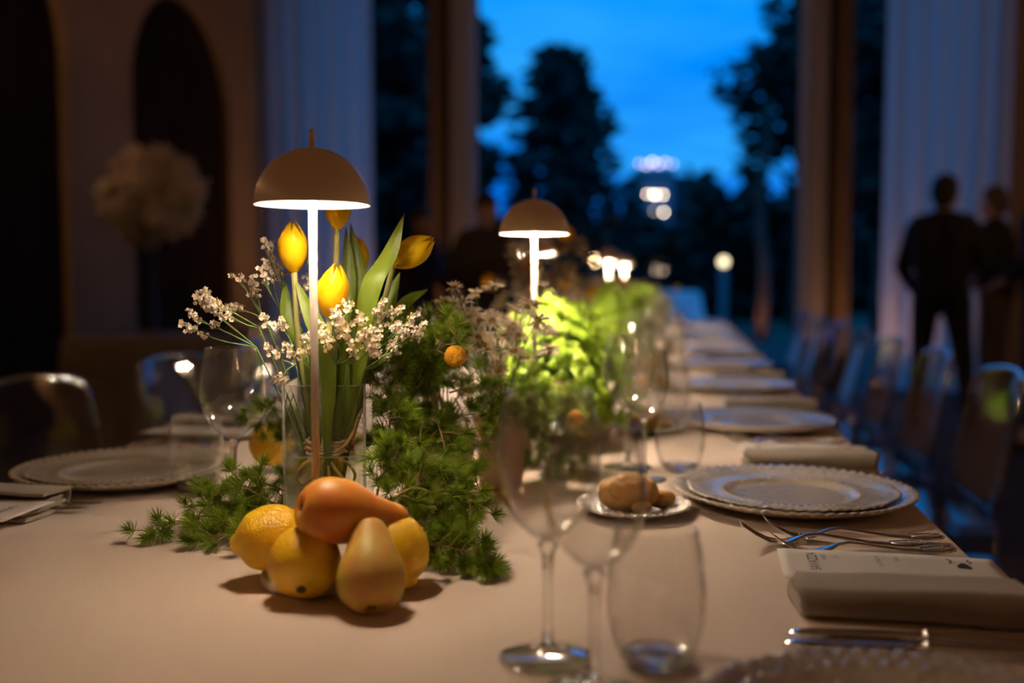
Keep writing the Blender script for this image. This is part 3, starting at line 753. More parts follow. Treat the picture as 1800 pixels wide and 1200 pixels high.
# ------------------------------------------------------------------ laying the table
first = set()
def put(proto, p, rz, label, group, cat=None):
    key = proto.name
    if key not in first:
        first.add(key); proto.location = p; proto.rotation_euler = (0, 0, rz); proto['label'] = label; proto['group'] = group; return proto
    return dup(proto, p, rz, label, group)
def one(name, me, p, rz, label, cat, group, scale=None):
    o = obj(name, me, None, None, p, (0, 0, rz), None, scale); return tag(o, label, cat, group)
def PY(k): return .600 if k == 0 else .67+.67*k+.005
def setting(k, side, cutlery=True, bread=True, rolls=True, nap=True, glasses=True):
    s = 1 if side == 'right' else -1
    cx = .152 if s > 0 else -.802; cyy = PY(k); rz = 0 if s > 0 else PI
    wh = '%s %s-hand place setting' % (ORD[k], side)
    def L_(dx, dy, z=0.0): return Vector((cx+s*dx, cyy+s*dy, TT+z))
    jr = random.Random(k*7+(0 if s > 0 else 100)); J = lambda a: jr.uniform(-a, a)
    one('charger_plate', me_ch, L_(0, 0, .0002), J(.3), 'cream charger plate with beaded edge at the '+wh, 'plate', 'charger plates')
    one('dinner_plate', me_pl, L_(J(.003), J(.003), .0069), J(.3), 'scalloped cream dinner plate on the charger at the '+wh, 'plate', 'dinner plates')
    if bread:
        b = L_(-.205+J(.01), -.07+J(.02), .0003) if not (k == 1 and s > 0) else on(1113, 892, .006)
        b.z = TT+.0003
        one('bread_plate', me_bp, b, J(1), 'small scalloped bread plate with glittering rim at the '+wh, 'plate', 'bread plates')
        if rolls:
            put(ROLL, b+Vector((-.006, 0, .0034)), .5+J(.3), 'golden bread roll on the bread plate at the '+wh, 'bread rolls')
            one('small_roll', SROLL, b+Vector((.035, .014, .0045)), 1.0+J(.4), 'small bun beside the bread roll at the '+wh, 'bread roll', 'small buns')
    if glasses:
        if k == 0 and s > 0: G = [on(963, 1157), on(1044, 1222), on(1152, 1163)]
        elif k == 1 and s > 0: G = [on(1103, 822), on(1131, 843), on(1195, 826)]
        else: G = [L_(-.25+J(.012), .175+J(.012)), L_(-.215+J(.012), .095+J(.01)), L_(-.155+J(.012), .165+J(.012))]
        for g in G: g.z = TT+.0002
        put(RED, G[0], J(3), 'tall red wine glass with wide bowl at the '+wh, 'red wine glasses')
        put(WHITE, G[1], J(3), 'smaller white wine glass at the '+wh, 'white wine glasses')
        put(TUMB, G[2], J(3), 'stemless water tumbler at the '+wh, 'water tumblers')
    if cutlery:
        if k == 0: pass
        elif k == 1 and s > 0:
            F = [((1628, 957), (1330, 919)), ((1660, 944), (1367, 911)), ((1681, 966), (1412, 938))]
            for q, (e_, t_) in enumerate(F):
                a, b = on(*e_, .006), on(*t_, .0245); d = a-b
                a.z = TT+.0002
                put(FORK, a, math.atan2(d.y, d.x), ['middle', 'farthest', 'front'][q]+' of the three silver forks at the '+wh, 'forks')
        else:
            for q in range(3 if k < 4 else 2): put(FORK, L_(.145-.02*(q % 2), -.195-.03*q, .0002), rz+J(.05), ['inner', 'middle', 'outer'][q]+' silver fork at the '+wh, 'forks')
        for q in range(2):
            a = L_(.15, .185+.028*q, .0002) if not (k == 0 and s > 0) else Vector((.302+.006*q, .812+.027*q, TT+.0002))
            put(KNIFE, a, rz+.02+J(.03), ['inner', 'outer'][q]+' silver knife at the '+wh, 'knives')
    if nap:
        n_ = L_(.052, -.41) if not (k == 1 and s > 0) else Vector((.204, .925, TT))
        n_.z = TT+.0003
        one('napkin', NAP, n_, rz+(J(.06) if k != 1 else -.03), 'folded taupe linen napkin at the '+wh, 'napkin', 'folded napkins')
        if k <= 3:
            put(MENU, n_+Vector((.000*s, .060*s, .0178)), rz-.03+(J(.04) if k != 1 else 0), 'white printed menu card tucked in the napkin at the '+wh, 'menu cards')
for k in range(0, 10):
    setting(k, 'right', cutlery=k < 6, bread=k > 0, rolls=k < 6, nap=k > 0)
one('napkin', NAP, Vector((-.872, 1.115, TT+.0003)), PI+.05, 'folded taupe napkin at the left edge below the left plate', 'napkin', 'folded napkins')
put(MENU, Vector((-.862, 1.057, TT+.0185)), PI+.05, 'white menu card under the napkin at the left edge', 'menu cards')
def left_setting(k):
    setting(k, 'left', cutlery=k < 3, bread=False, glasses=False)
for k in range(1, 7): left_setting(k)
# glasses seen among the greenery on the left side
g = at(405, 490, 1.25); g.z = TT+.0002; put(RED, g, 0, 'tall wine glass standing behind the trailing fern on the left', 'red wine glasses')
g = at(338, 490, 1.385); g.z = TT+.0002; put(TUMB, g, 1, 'stemless tumbler in front of the nearest left plate', 'water tumblers')
g = at(462, 490, 1.52); g.z = TT+.0002; put(WHITE, g, 0, 'wine glass half hidden by the vase on the left', 'white wine glasses')
g = at(470, 490, 1.95); g.z = TT+.0002; put(RED, g, 0, 'farther wine glass behind the vase on the left', 'red wine glasses')
for k in range(1, 10):
    put(CHAIR, Vector((.565, PY(k)+rnd.uniform(-.03, .03), 0)), rnd.uniform(-.05, .05), 'clear acrylic chair at the %s place setting on the right side' % ORD[k], 'clear acrylic chairs')
for k in range(1, 8):
    put(CHAIR, Vector((-1.215, PY(k)+rnd.uniform(-.03, .03), 0)), PI+rnd.uniform(-.05, .05), 'clear acrylic chair at the %s place setting on the left side' % ORD[k], 'clear acrylic chairs')

# ------------------------------------------------------------------ fruit at the lamp foot
def lemon(c, axis, rl, rr, label, seed, scar=True, tip=.34):
    axis = Vector(axis).normalized(); pr = []; K = 30
    for k in range(K+1):
        z = -rl+2*rl*(k/K); bl = rl*.84; r = rr*math.sqrt(max(0, 1-(z/bl)**2))**.9 if abs(z) < bl else 0
        for s_, st, q in ((1, .60, tip), (-1, .68, .26)):
            w_ = (s_*z/rl-st)/(1-st)
            if w_ > 0: r = max(r, rr*q*math.sqrt(max(0, 1-w_**3)))
        pr.append((r, z))
    pr[0] = (0, -rl); pr[-1] = (0, rl)
    bm = lathe(pr, 40)
    for v in bm.verts:
        d = v.co.normalized(); v.co += d*(.0016*noise.noise(d*2.2+Vector((seed, 0, 0)))+.0006*noise.noise(d*7+Vector((seed, 3, 0))))
    bmesh.ops.smooth_vert(bm, verts=bm.verts, factor=.5, use_axis_x=True, use_axis_y=True, use_axis_z=True)
    o = obj('lemon', bm, 'lemon', None, c, None, track(axis)); tag(o, label, 'lemon', 'lemons at the lamp foot')
    if scar: obj('stem_scar', lathe([(0, -rl-.0006), (.003, -rl-.0004), (.0045, -rl+.0012), (.0035, -rl+.003), (0, -rl+.003)], 12), 'lemon_end', o)
    return o
def pear(base, tip, R, label, m, seed, bend=.0, fat=0.0):
    base, tip = Vector(base), Vector(tip); ln = (tip-base).length
    pf = [(0, .095), (.10, .070), (.23, .012), (.53, .020), (.85, .12), (.985, .25), (1.0, .34), (.95, .45), (.80, .56), (.63, .66), (.52, .76), (.45, .85), (.38, .93), (.22, .985), (0, 1.0)]
    pts = catmull([((r+(fat*math.sin(PI*(z-.5)/.5) if .5 < z < 1 else 0))*R, 0, z*ln) for r, z in pf], 4)
    bm = lathe([(max(p.x, 0) if 0 < i < len(pts)-1 else 0, p.z) for i, p in enumerate(pts)], 40)
    for v in bm.verts:
        d = v.co-Vector((0, 0, ln*.4)); v.co += d.normalized()*.0018*noise.noise(v.co*28+Vector((seed, 0, 0)))
        v.co.x += bend*(v.co.z/ln)**2
    q = track(tip-base)
    o = obj('pear', bm, m, None, base, None, q); tag(o, label, 'pear', 'pears at the lamp foot')
    bm = bmesh.new()
    for k in range(5):
        a = 2*PI*k/5; tube(bm, [Vector((.001*math.cos(a), .001*math.sin(a), ln*.095)), Vector((.0040*math.cos(a), .0040*math.sin(a), ln*.060)), Vector((.0030*math.cos(a+.5), .0030*math.sin(a+.5), ln*.02))], .0017, .0006, 5)
    obj('calyx', bm, 'pear_end', o)
    bm = bmesh.new(); tube(bm, [Vector((bend, 0, ln*.985)), Vector((bend+.001, 0, ln+.004))], .0018, .0024, 7); obj('stalk', bm, 'pear_stalk', o)
    return o
CXV = RC @ Vector((1, 0, 0))
def cc(px, py, Z): return at(px, py, Z)
c = at(535, 999, .905); c.z = TT+.0335
lemon(c, (RC @ Vector((-.10, .45, -.85))), .038, .0335, 'front lemon with its dark stem scar facing the viewer', 1, True, .12)
c = at(478, 968, .955); c.z = TT+.0440
lemon(c, (RC @ Vector((-.93, -.18, .22))), .041, .0315, 'left lemon whose pointed tip sticks out sideways', 2)
c = at(692, 986, .935); c.z = TT+.0375
lemon(c, (RC @ Vector((.40, -.85, .25))), .041, .0335, 'right lemon partly hidden behind the green pear', 3)
# green pear leaning back, bottom towards the viewer
c = at(652, 1030, .870); c.z = TT+.0305
ax = (Vector((0, 0, .80))+FWD*.60-CXV*.10).normalized()
pear(c-ax*.030, c+ax*.056, .0305, 'yellow-green pear at the front with its bottom turned to the viewer', 'pear_green', 4, fat=.10)
b = at(526, 890, .893); t = at(712, 909, .945)
pear(b, t, .0300, 'orange-red pear lying on its side on top of the lemons', 'pear_red', 9, bend=-.004)
c = at(477, 772, 1.40); c.z = TT+.06
lemon(c, (.5, -.2, .8), .036, .031, 'blurred lemon half hidden behind the vase', 5, False)
c = at(1004, 772, 1.72); c.z = TT+.0285
lemon(c, (.9, .3, .2), .034, .028, 'small lemon lying on the cloth under the green leaves', 6, False)

# ------------------------------------------------------------------ glass vase with tulips
VW, VH, VROT = .091, .178, math.radians(12.5)
VC = at(576, 490, 1.135); VC.z = TT
v_ = thing('glass_vase', 'square clear glass vase holding the tulips', 'vase', VC, VROT)
bm = bmesh.new(); h = VW/2; th = .003
def ring(s, z): return [bm.verts.new((x*s, y*s, z)) for x, y in ((-1, -1), (1, -1), (1, 1), (-1, 1))]
o0, o1, i1, i0 = ring(h, .001), ring(h, VH-.001), ring(h-th, VH-.001), ring(h-th, .008)
for A, B in ((o0, o1), (i1, i0)):
    for k in range(4): bm.faces.new((A[k], A[(k+1) % 4], B[(k+1) % 4], B[k]))
bm.faces.new(o0[::-1]); bm.faces.new(i0)
obj('vase_wall', bm, 'vase_glass', v_)
bm = bmesh.new(); o1, i1, o2, i2 = ring(h, VH-.001), ring(h-th, VH-.001), ring(h, VH), ring(h-th, VH)
for k in range(4):
    j = (k+1) % 4; bm.faces.new((o2[k], o2[j], i2[j], i2[k])); bm.faces.new((o1[k], o1[j], o2[j], o2[k])); bm.faces.new((i1[j], i1[k], i2[k], i2[j]))
obj('vase_rim', bm, 'glass_edge', v_)
for sx, sy in ((-1, -1), (1, -1), (1, 1), (-1, 1)):
    bm = bmesh.new(); tube(bm, [Vector((sx*(h-.0012), sy*(h-.0012), .001)), Vector((sx*(h-.0012), sy*(h-.0012), VH))], .0016, n=8); obj('vase_edge', bm, 'glass_edge', v_)
obj('water', bx((-h+th+.0004,)*2+(.0085,), (h-th-.0004,)*2+(.098,), .002), 'water', v_)
bm = bmesh.new(); box(bm, (-h+th, -h+th, .0965), (h-th, -h+th+.0012, .0985)); box(bm, (h-th-.0012, -h+th, .0965), (h-th, h-th, .0985))
obj('water_line', bm, 'glass_edge', v_)

def petal_mesh(inner):
    bm = bmesh.new(); nu, nv = 8, 14; H, Rm = .056, .0158*(0.94 if inner else 1.0); rows = []
    for j in range(nv+1):
        v = j/nv
        R = Rm*(math.sin(PI*min(.08+.52*v**.72, .62)) if v < .55 else 1)*(1 if v < .55 else 1-.78*((v-.55)/.45)**1.55)
        if v < .55: R = Rm*min(1, .28+.72*math.sin(PI/2*min(1, v/.42))**.9)
        wv = (.42+.62*math.sin(PI*min(1, v*1.15+.12))) if v < .72 else (.42+.62*math.sin(PI*min(1, .72*1.15+.12)))*math.sqrt(max(0, 1-((v-.72)/.28)**2.4))
        row = []
        for i in range(nu+1):
            u = i/nu*2-1; a = u*max(wv, .02)*1.12; rr = R*(1+.05*abs(u)**2-.035*(1-abs(u))**3)
            row.append(bm.verts.new((rr*math.cos(a), rr*math.sin(a), H*v-.0015*u*u*v)))
        rows.append(row)
    for A, B in zip(rows, rows[1:]):
        for i in range(nu): bm.faces.new((A[i], A[i+1], B[i+1], B[i])).smooth = True
    me = bpy.data.meshes.new('petal'); bm.to_mesh(me); bm.free(); me.materials.append(MATS['tulip_petal']); return me
PET_O, PET_I = petal_mesh(False), petal_mesh(True)
def leaf(parent, pts, wmax, side, name='leaf', m='tulip_leaf', fold=.22, peak=.58):
    P = catmull(pts, 7); n = len(P); bm = bmesh.new(); rows = []
    side = Vector(side).normalized()
    for i, p in enumerate(P):
        t = i/(n-1); d = (P[min(i+1, n-1)]-P[max(i-1, 0)]).normalized()
        s = (side-d*side.dot(d)).normalized(); nn = d.cross(s)
        w = wmax*(.16+.84*math.sin(PI/2*min(1, t/peak)))*(1 if t < peak else max(.02, math.cos(PI/2*((t-peak)/(1-peak))**1.25)))
        rows.append([bm.verts.new(p+s*w*u+nn*(fold*w*u*u+.10*w*math.sin(t*9+u*2)*abs(u))) for u in (-1, -.66, -.33, 0, .33, .66, 1)])
    for A, B in zip(rows, rows[1:]):
        for i in range(6): bm.faces.new((A[i], A[i+1], B[i+1], B[i])).smooth = True
    return obj(name, bm, m, parent)
CX = RC @ Vector((1, 0, 0))
def tulip(stem_px, base, tip, label, leaves=(), scale=1.0):
    """base/tip: bloom ends in the world, stem_px: lower stem points"""
    t_ = thing('tulip', label, 'tulip', VC+Vector((0, 0, .01)), 0, 'yellow tulips in the glass vase')
    inv = -t_.location
    pts = [Vector(p)+inv for p in stem_px]+[base+inv]
    bm = bmesh.new(); tube(bm, catmull(pts, 6), .0031, .0034, 10); obj('stem', bm, 'tulip_stem', t_)
    q = track(tip-base); L_ = (tip-base).length/.056; a0 = rnd.uniform(0, 2)
    for k in range(6):
        o = obj('petal', PET_O if k % 2 else PET_I, None, t_, base+inv, None, q @ Euler((0, 0, a0+k*PI/3)).to_quaternion(), L_*(scale if k % 2 else scale*.97))
        o.scale.z = L_*(1.0 if k % 2 else .955)
    for pp, w_, sd in leaves: leaf(t_, [p+inv for p in pp], w_, sd)
    return t_
def vb(dx, dy, z): return VC+Matrix.Rotation(VROT, 3, 'Z') @ Vector((dx, dy, z))
tulip([vb(-.006, 0, .012), vb(-.014, -.004, .10), at(527, 620, 1.10)], at(517, 477, 1.09), at(513, 386, 1.08), 'upright yellow tulip left of the lamp stem',
      [([vb(-.012, 0, .06), at(540, 640, 1.10), at(507, 560, 1.10), at(500, 490, 1.12)], .0085, CX),
       ([vb(-.004, -.01, .05), at(572, 640, 1.08), at(548, 560, 1.08), at(519, 490, 1.09)], .0085, CX+Vector((0, .5, 0)))])
tulip([vb(.0, -.012, .012), vb(.004, -.012, .10), at(580, 640, 1.075)], at(579, 557, 1.07), at(592, 462, 1.06), 'bright yellow tulip right of the lamp stem, lowest bloom',
      [([vb(0, -.012, .035), at(575, 750, 1.09), at(578, 660, 1.075), at(566, 590, 1.06), at(558, 545, 1.06)], .0085, CX)])
tulip([vb(.006, .006, .012), vb(.004, .008, .10), at(588, 560, 1.14)], at(593, 402, 1.12), at(594, 322, 1.11), 'yellow tulip hidden mostly behind the lamp shade',
      [([vb(0, .01, .06), at(598, 600, 1.15), at(612, 500, 1.16), at(608, 398, 1.17)], .009, CX),
       ([vb(.004, .012, .06), at(612, 600, 1.17), at(630, 500, 1.18), at(616, 392, 1.19)], .011, CX)])
tulip([vb(.010, .012, .012), vb(.014, .016, .10), at(622, 600, 1.20)], at(628, 488, 1.21), at(627, 412, 1.21), 'shaded yellow tulip at the back behind the broad leaf',
      [([vb(.006, .012, .06), at(625, 640, 1.18), at(650, 520, 1.24), at(692, 430, 1.28)], .008, CX)])
tulip([vb(.012, -.006, .012), vb(.020, -.002, .11), at(660, 590, 1.15), at(683, 500, 1.15)], at(691, 465, 1.145), at(763, 418, 1.13), 'yellow tulip leaning far out to the right',
      [([vb(.012, -.012, .06), at(632, 640, 1.10), at(638, 560, 1.09), at(655, 490, 1.085), at(686, 440, 1.10), at(711, 374, 1.10)], .0125, CX+Vector((0, -.35, .1))),
       ([vb(.016, -.002, .08), at(655, 620, 1.16), at(675, 550, 1.17), at(703, 478, 1.18)], .0115, CX),
       ([vb(.026, .010, .150), at(652, 628, 1.18), at(705, 540, 1.22), at(752, 508, 1.24)], .008, Vector((0, .3, 1)))])
# leaf blade standing in the water, tied with the stems
t_ = thing('loose_leaf', 'broad tulip leaf folded inside the glass vase', 'leaf', VC+Vector((0, 0, .01)))
leaf(t_, [vb(.008, -.02, .022)-t_.location, vb(.010, -.020, .08)-t_.location, vb(.016, -.014, .14)-t_.location, at(612, 628, 1.12)-t_.location], .0085, CX, 'leaf_blade')

# white statice sprays
def blossom(seed):
    r_ = random.Random(seed); bm = bmesh.new()
    for k in range(8):
        c_ = Vector((r_.gauss(0, .0017), r_.gauss(0, .0017), k*.00145)); d = Vector((r_.gauss(0, .8), r_.gauss(0, .8), .55)).normalized(); u, w = frame(d); c_ += d*.0012
        R = r_.uniform(.0026, .0036); a0 = r_.random()*6
        ctr = bm.verts.new(c_-d*.0012); rim = []
        for j in range(10):
            a = a0+2*PI*j/10; q = R if j % 2 == 0 else R*.70
            rim.append(bm.verts.new(c_+(u*math.cos(a)+w*math.sin(a))*q+d*(.0011 if j % 2 == 0 else .0004)))
        for j in range(10): bm.faces.new((ctr, rim[j], rim[(j+1) % 10])).material_index = 0
        
        if r_.random() < .5:
            e = c_+d*.0016; vv = [bm.verts.new(e+(u*math.cos(a)+w*math.sin(a))*.0011) for a in (0, 2.1, 4.2)]; tp = bm.verts.new(e+d*.0016)
            for j in range(3): bm.faces.new((vv[j], vv[(j+1) % 3], tp)).material_index = 1
            bm.faces.new(vv[::-1]).material_index = 1
    me = bpy.data.meshes.new('blossom'); bm.to_mesh(me); bm.free()
    me.materials.append(MATS['spray_petal']); me.materials.append(MATS['spray_eye']); return me
BLO = [blossom(s) for s in range(4)]
def spray(node, tips, label, start, dens=3):
    dens = min(dens, 3)
    t_ = thing('statice_spray', label, 'flower spray', VC+Vector((0, 0, .01)), 0, 'white statice sprays in the vase')
    inv = -t_.location; node = node+inv; start = start+inv
    bm = bmesh.new(); tube(bm, catmull([start, start.lerp(node, .5)+Vector((0, 0, .006)), node], 5), .0011, .0009, 5)
    obj('stem', bm, 'spray_stem', t_)
    for tp in tips:
        tp = tp+inv; mid = node.lerp(tp, .5)+Vector((rnd.gauss(0, .004), rnd.gauss(0, .004), rnd.gauss(0, .003)))
        P = catmull([node, mid, tp], 5); bm = bmesh.new(); tube(bm, P, .0008, .0005, 4)
        d0 = (tp-mid).normalized()
        for k in range(dens):
            s = .60+.40*k/max(dens-1, 1); i_ = min(int(s*(len(P)-1)), len(P)-1); b0 = P[i_]
            dd = (d0+Vector((rnd.gauss(0, .55), rnd.gauss(0, .55), rnd.gauss(0, .3)+.25))).normalized()
            e_ = b0+dd*(rnd.uniform(.009, .019) if k < dens-1 else .001)
            tube(bm, [b0, e_], .0005, n=4, cap=False)
            obj('blossom', BLO[rnd.randrange(4)], None, t_, e_-dd*.002, None, track(dd), rnd.uniform(.85, 1.2))
        obj('branchlet', bm, 'spray_stem', t_)
def A(px, py, z=1.08): return at(px, py, z+rnd.uniform(-.025, .025))
S0 = lambda dx: vb(dx, rnd.uniform(-.012, .012), .05)
spray(A(450, 610), [A(330, 574), A(352, 530), A(372, 548), A(345, 562)], 'statice spray reaching farthest left over the wine glass', S0(-.012))
spray(A(455, 575), [A(360, 512), A(385, 535), A(400, 552)], 'statice spray with pale tips above the left wine glass', S0(-.010))
spray(A(470, 570, 1.12), [A(425, 495, 1.12), A(440, 520, 1.12), A(415, 545, 1.12)], 'statice spray between the left tips and the upright tulip', S0(-.008))
spray(A(505, 560, 1.14), [A(465, 436, 1.14), A(478, 465, 1.14), A(492, 480, 1.14), A(460, 486, 1.12)], 'tall statice spray rising left of the upright tulip', S0(-.006))
spray(A(520, 640), [A(468, 572), A(500, 575), A(487, 630), A(497, 660)], 'low statice spray just left of the vase rim', S0(-.012))
spray(A(545, 650, 1.06), [A(560, 590, 1.05), A(538, 600, 1.05), A(520, 628, 1.05), A(540, 625, 1.05)], 'statice spray crossing behind the lamp stem', S0(-.002))
spray(A(590, 640, 1.06), [A(568, 575, 1.05), A(590, 555, 1.05), A(605, 585, 1.05), A(615, 605, 1.05), A(578, 600, 1.05)], 'statice spray below the lowest bright tulip', S0(.004), 4)
spray(A(610, 640, 1.06), [A(612, 548, 1.05), A(632, 565, 1.05), A(645, 585, 1.05), A(625, 630, 1.05), A(650, 612, 1.05)], 'statice spray in front of the broad tulip leaf', S0(.006), 4)
spray(A(640, 625, 1.08), [A(662, 545, 1.07), A(680, 552, 1.07), A(668, 580, 1.07), A(655, 600, 1.07)], 'statice spray at the foot of the broad tulip leaf', S0(.010), 4)
spray(A(650, 630, 1.09), [A(700, 548, 1.09), A(722, 565, 1.09), A(700, 585, 1.09), A(730, 592, 1.09)], 'statice spray reaching right below the leaning tulip', S0(.012), 4)
spray(A(640, 650, 1.10), [A(688, 610, 1.09), A(712, 600, 1.10), A(672, 632, 1.09), A(735, 578, 1.1)], 'lower right statice spray over the fern', S0(.014))
spray(A(580, 650, 1.15), [A(545, 500, 1.16), A(565, 520, 1.16), A(552, 470, 1.16)], 'shaded statice spray behind the lamp stem', S0(0))
# twine bow round the stems
t_ = thing('twine_bow', 'natural twine tied round the stems in the vase', 'twine', VC+Vector((0, 0, .01)))
def coil(r, z, turns, n=40, sx=1.0):
    return [Matrix.Rotation(VROT, 3, 'Z') @ Vector((math.cos(2*PI*turns*i/n)*r*(1+.08*math.sin(i))*sx, math.sin(2*PI*turns*i/n)*r-.004, z+.010*(i/n)*turns/3+.0015*math.sin(i*1.7))) for i in range(n+1)]
bm = bmesh.new(); tube(bm, coil(.026, .086, 5, 110), .0023, n=6); obj('wrap', bm, 'twine', t_)
for s, nm in ((-1, 'loop'), (1, 'loop')):
    P = catmull([(0, -.026, .088), (s*.012, -.031, .070), (s*.026, -.032, .056), (s*.032, -.031, .066), (s*.022, -.030, .080), (0, -.027, .088)], 6)
    bm = bmesh.new(); tube(bm, [Matrix.Rotation(VROT, 3, 'Z') @ p for p in P], .0019, n=6); obj(nm, bm, 'twine', t_)
for P in ([(0, -.026, .088), (.022, -.030, .100), (.036, -.028, .130), (.040, -.02, .138)], [(0, -.026, .088), (.004, -.031, .06), (.010, -.033, .035)]):
    bm = bmesh.new(); tube(bm, [Matrix.Rotation(VROT, 3, 'Z') @ p for p in catmull(P, 6)], .0019, n=6); obj('tail', bm, 'twine', t_)

# ------------------------------------------------------------------ fern sprigs
def tuft_mesh(seed, nn=76):
    r_ = random.Random(seed); vs_, fs = [], []
    for k in range(nn):
        s = (k/nn); b = Vector((r_.gauss(0, .0004), r_.gauss(0, .0004), s*.0065))
        a = k*2.399+r_.uniform(-.3, .3); tilt = math.radians(r_.uniform(12, 100)*(1-.35*s)); l = r_.uniform(.0105, .0165)
        d = Vector((math.cos(a)*math.sin(tilt), math.sin(a)*math.sin(tilt), math.cos(tilt))); u, w = frame(d); q = .00029
        mid = b+d*l*.55+Vector((0, 0, .0004)); e = b+d*l+Vector((0, 0, .0014)); i0 = len(vs_)
        vs_ += [b+u*q, b-u*.5*q+w*.86*q, b-u*.5*q-w*.86*q, mid+u*q, mid-u*.5*q+w*.86*q, mid-u*.5*q-w*.86*q, e]
        for j in range(3):
            n2 = (j+1) % 3; fs += [(i0+j, i0+n2, i0+3+n2, i0+3+j), (i0+3+j, i0+3+n2, i0+6)]
    me = bpy.data.meshes.new('tuft'); me.from_pydata([tuple(v) for v in vs_], [], fs); me.materials.append(MATS['needle']); return me
TUFT = [tuft_mesh(s) for s in range(4)]
def fern(pts, label, n=14, reach=.022, group='fern sprigs on the table', ts=1.0, drop=0.0, seed=None, droop=.0):
    r_ = random.Random(seed if seed is not None else rnd.random()); base = Vector(pts[0])
    t_ = thing('fern_sprig', label, 'fern', base, 0, group)
    P = [p-base for p in catmull(pts, 6)]; bm = bmesh.new(); tube(bm, P, .0013, .0007, 5)
    tf = []
    for k in range(n):
        s = .18+.82*(k+r_.random()*.6)/n; i_ = min(int(s*(len(P)-1)), len(P)-1)
        d = (P[min(i_+1, len(P)-1)]-P[max(i_-1, 0)]).normalized(); u, w = frame(d); a = k*2.4+r_.uniform(-.5, .5)
        v = (d*.55+u*math.cos(a)+w*math.sin(a)).normalized(); e = P[i_]+v*reach*r_.uniform(.45, 1.15)
        if (e+base).z < TT+.006: e.z = TT+.006-base.z+r_.uniform(0, .006)
        tube(bm, [P[i_], P[i_].lerp(e, .5)+Vector((0, 0, .002)), e], .0006, n=4, cap=False)
        v = (v+Vector((0, 0, .25-droop))).normalized()
        if (e+base).z+v.z*.02 < TT+.004: v.z = abs(v.z)*.3; v.normalize()
        tf.append((e, v))
    tf.append((P[-1], (P[-1]-P[-2]).normalized()))
    obj('twig', bm, 'twig', t_)
    for e, v in tf:
        if (e+base+v*.02*ts).z < TT+.005: v.z = .15; v.normalize()
        obj('tuft', TUFT[r_.randrange(4)], None, t_, e-v*.004, None, track(v), ts*r_.uniform(.85, 1.3))
    return t_
def fp(px, py, z): return at(px, py, z)
def ft(px, py, h): return on(px, py, h)
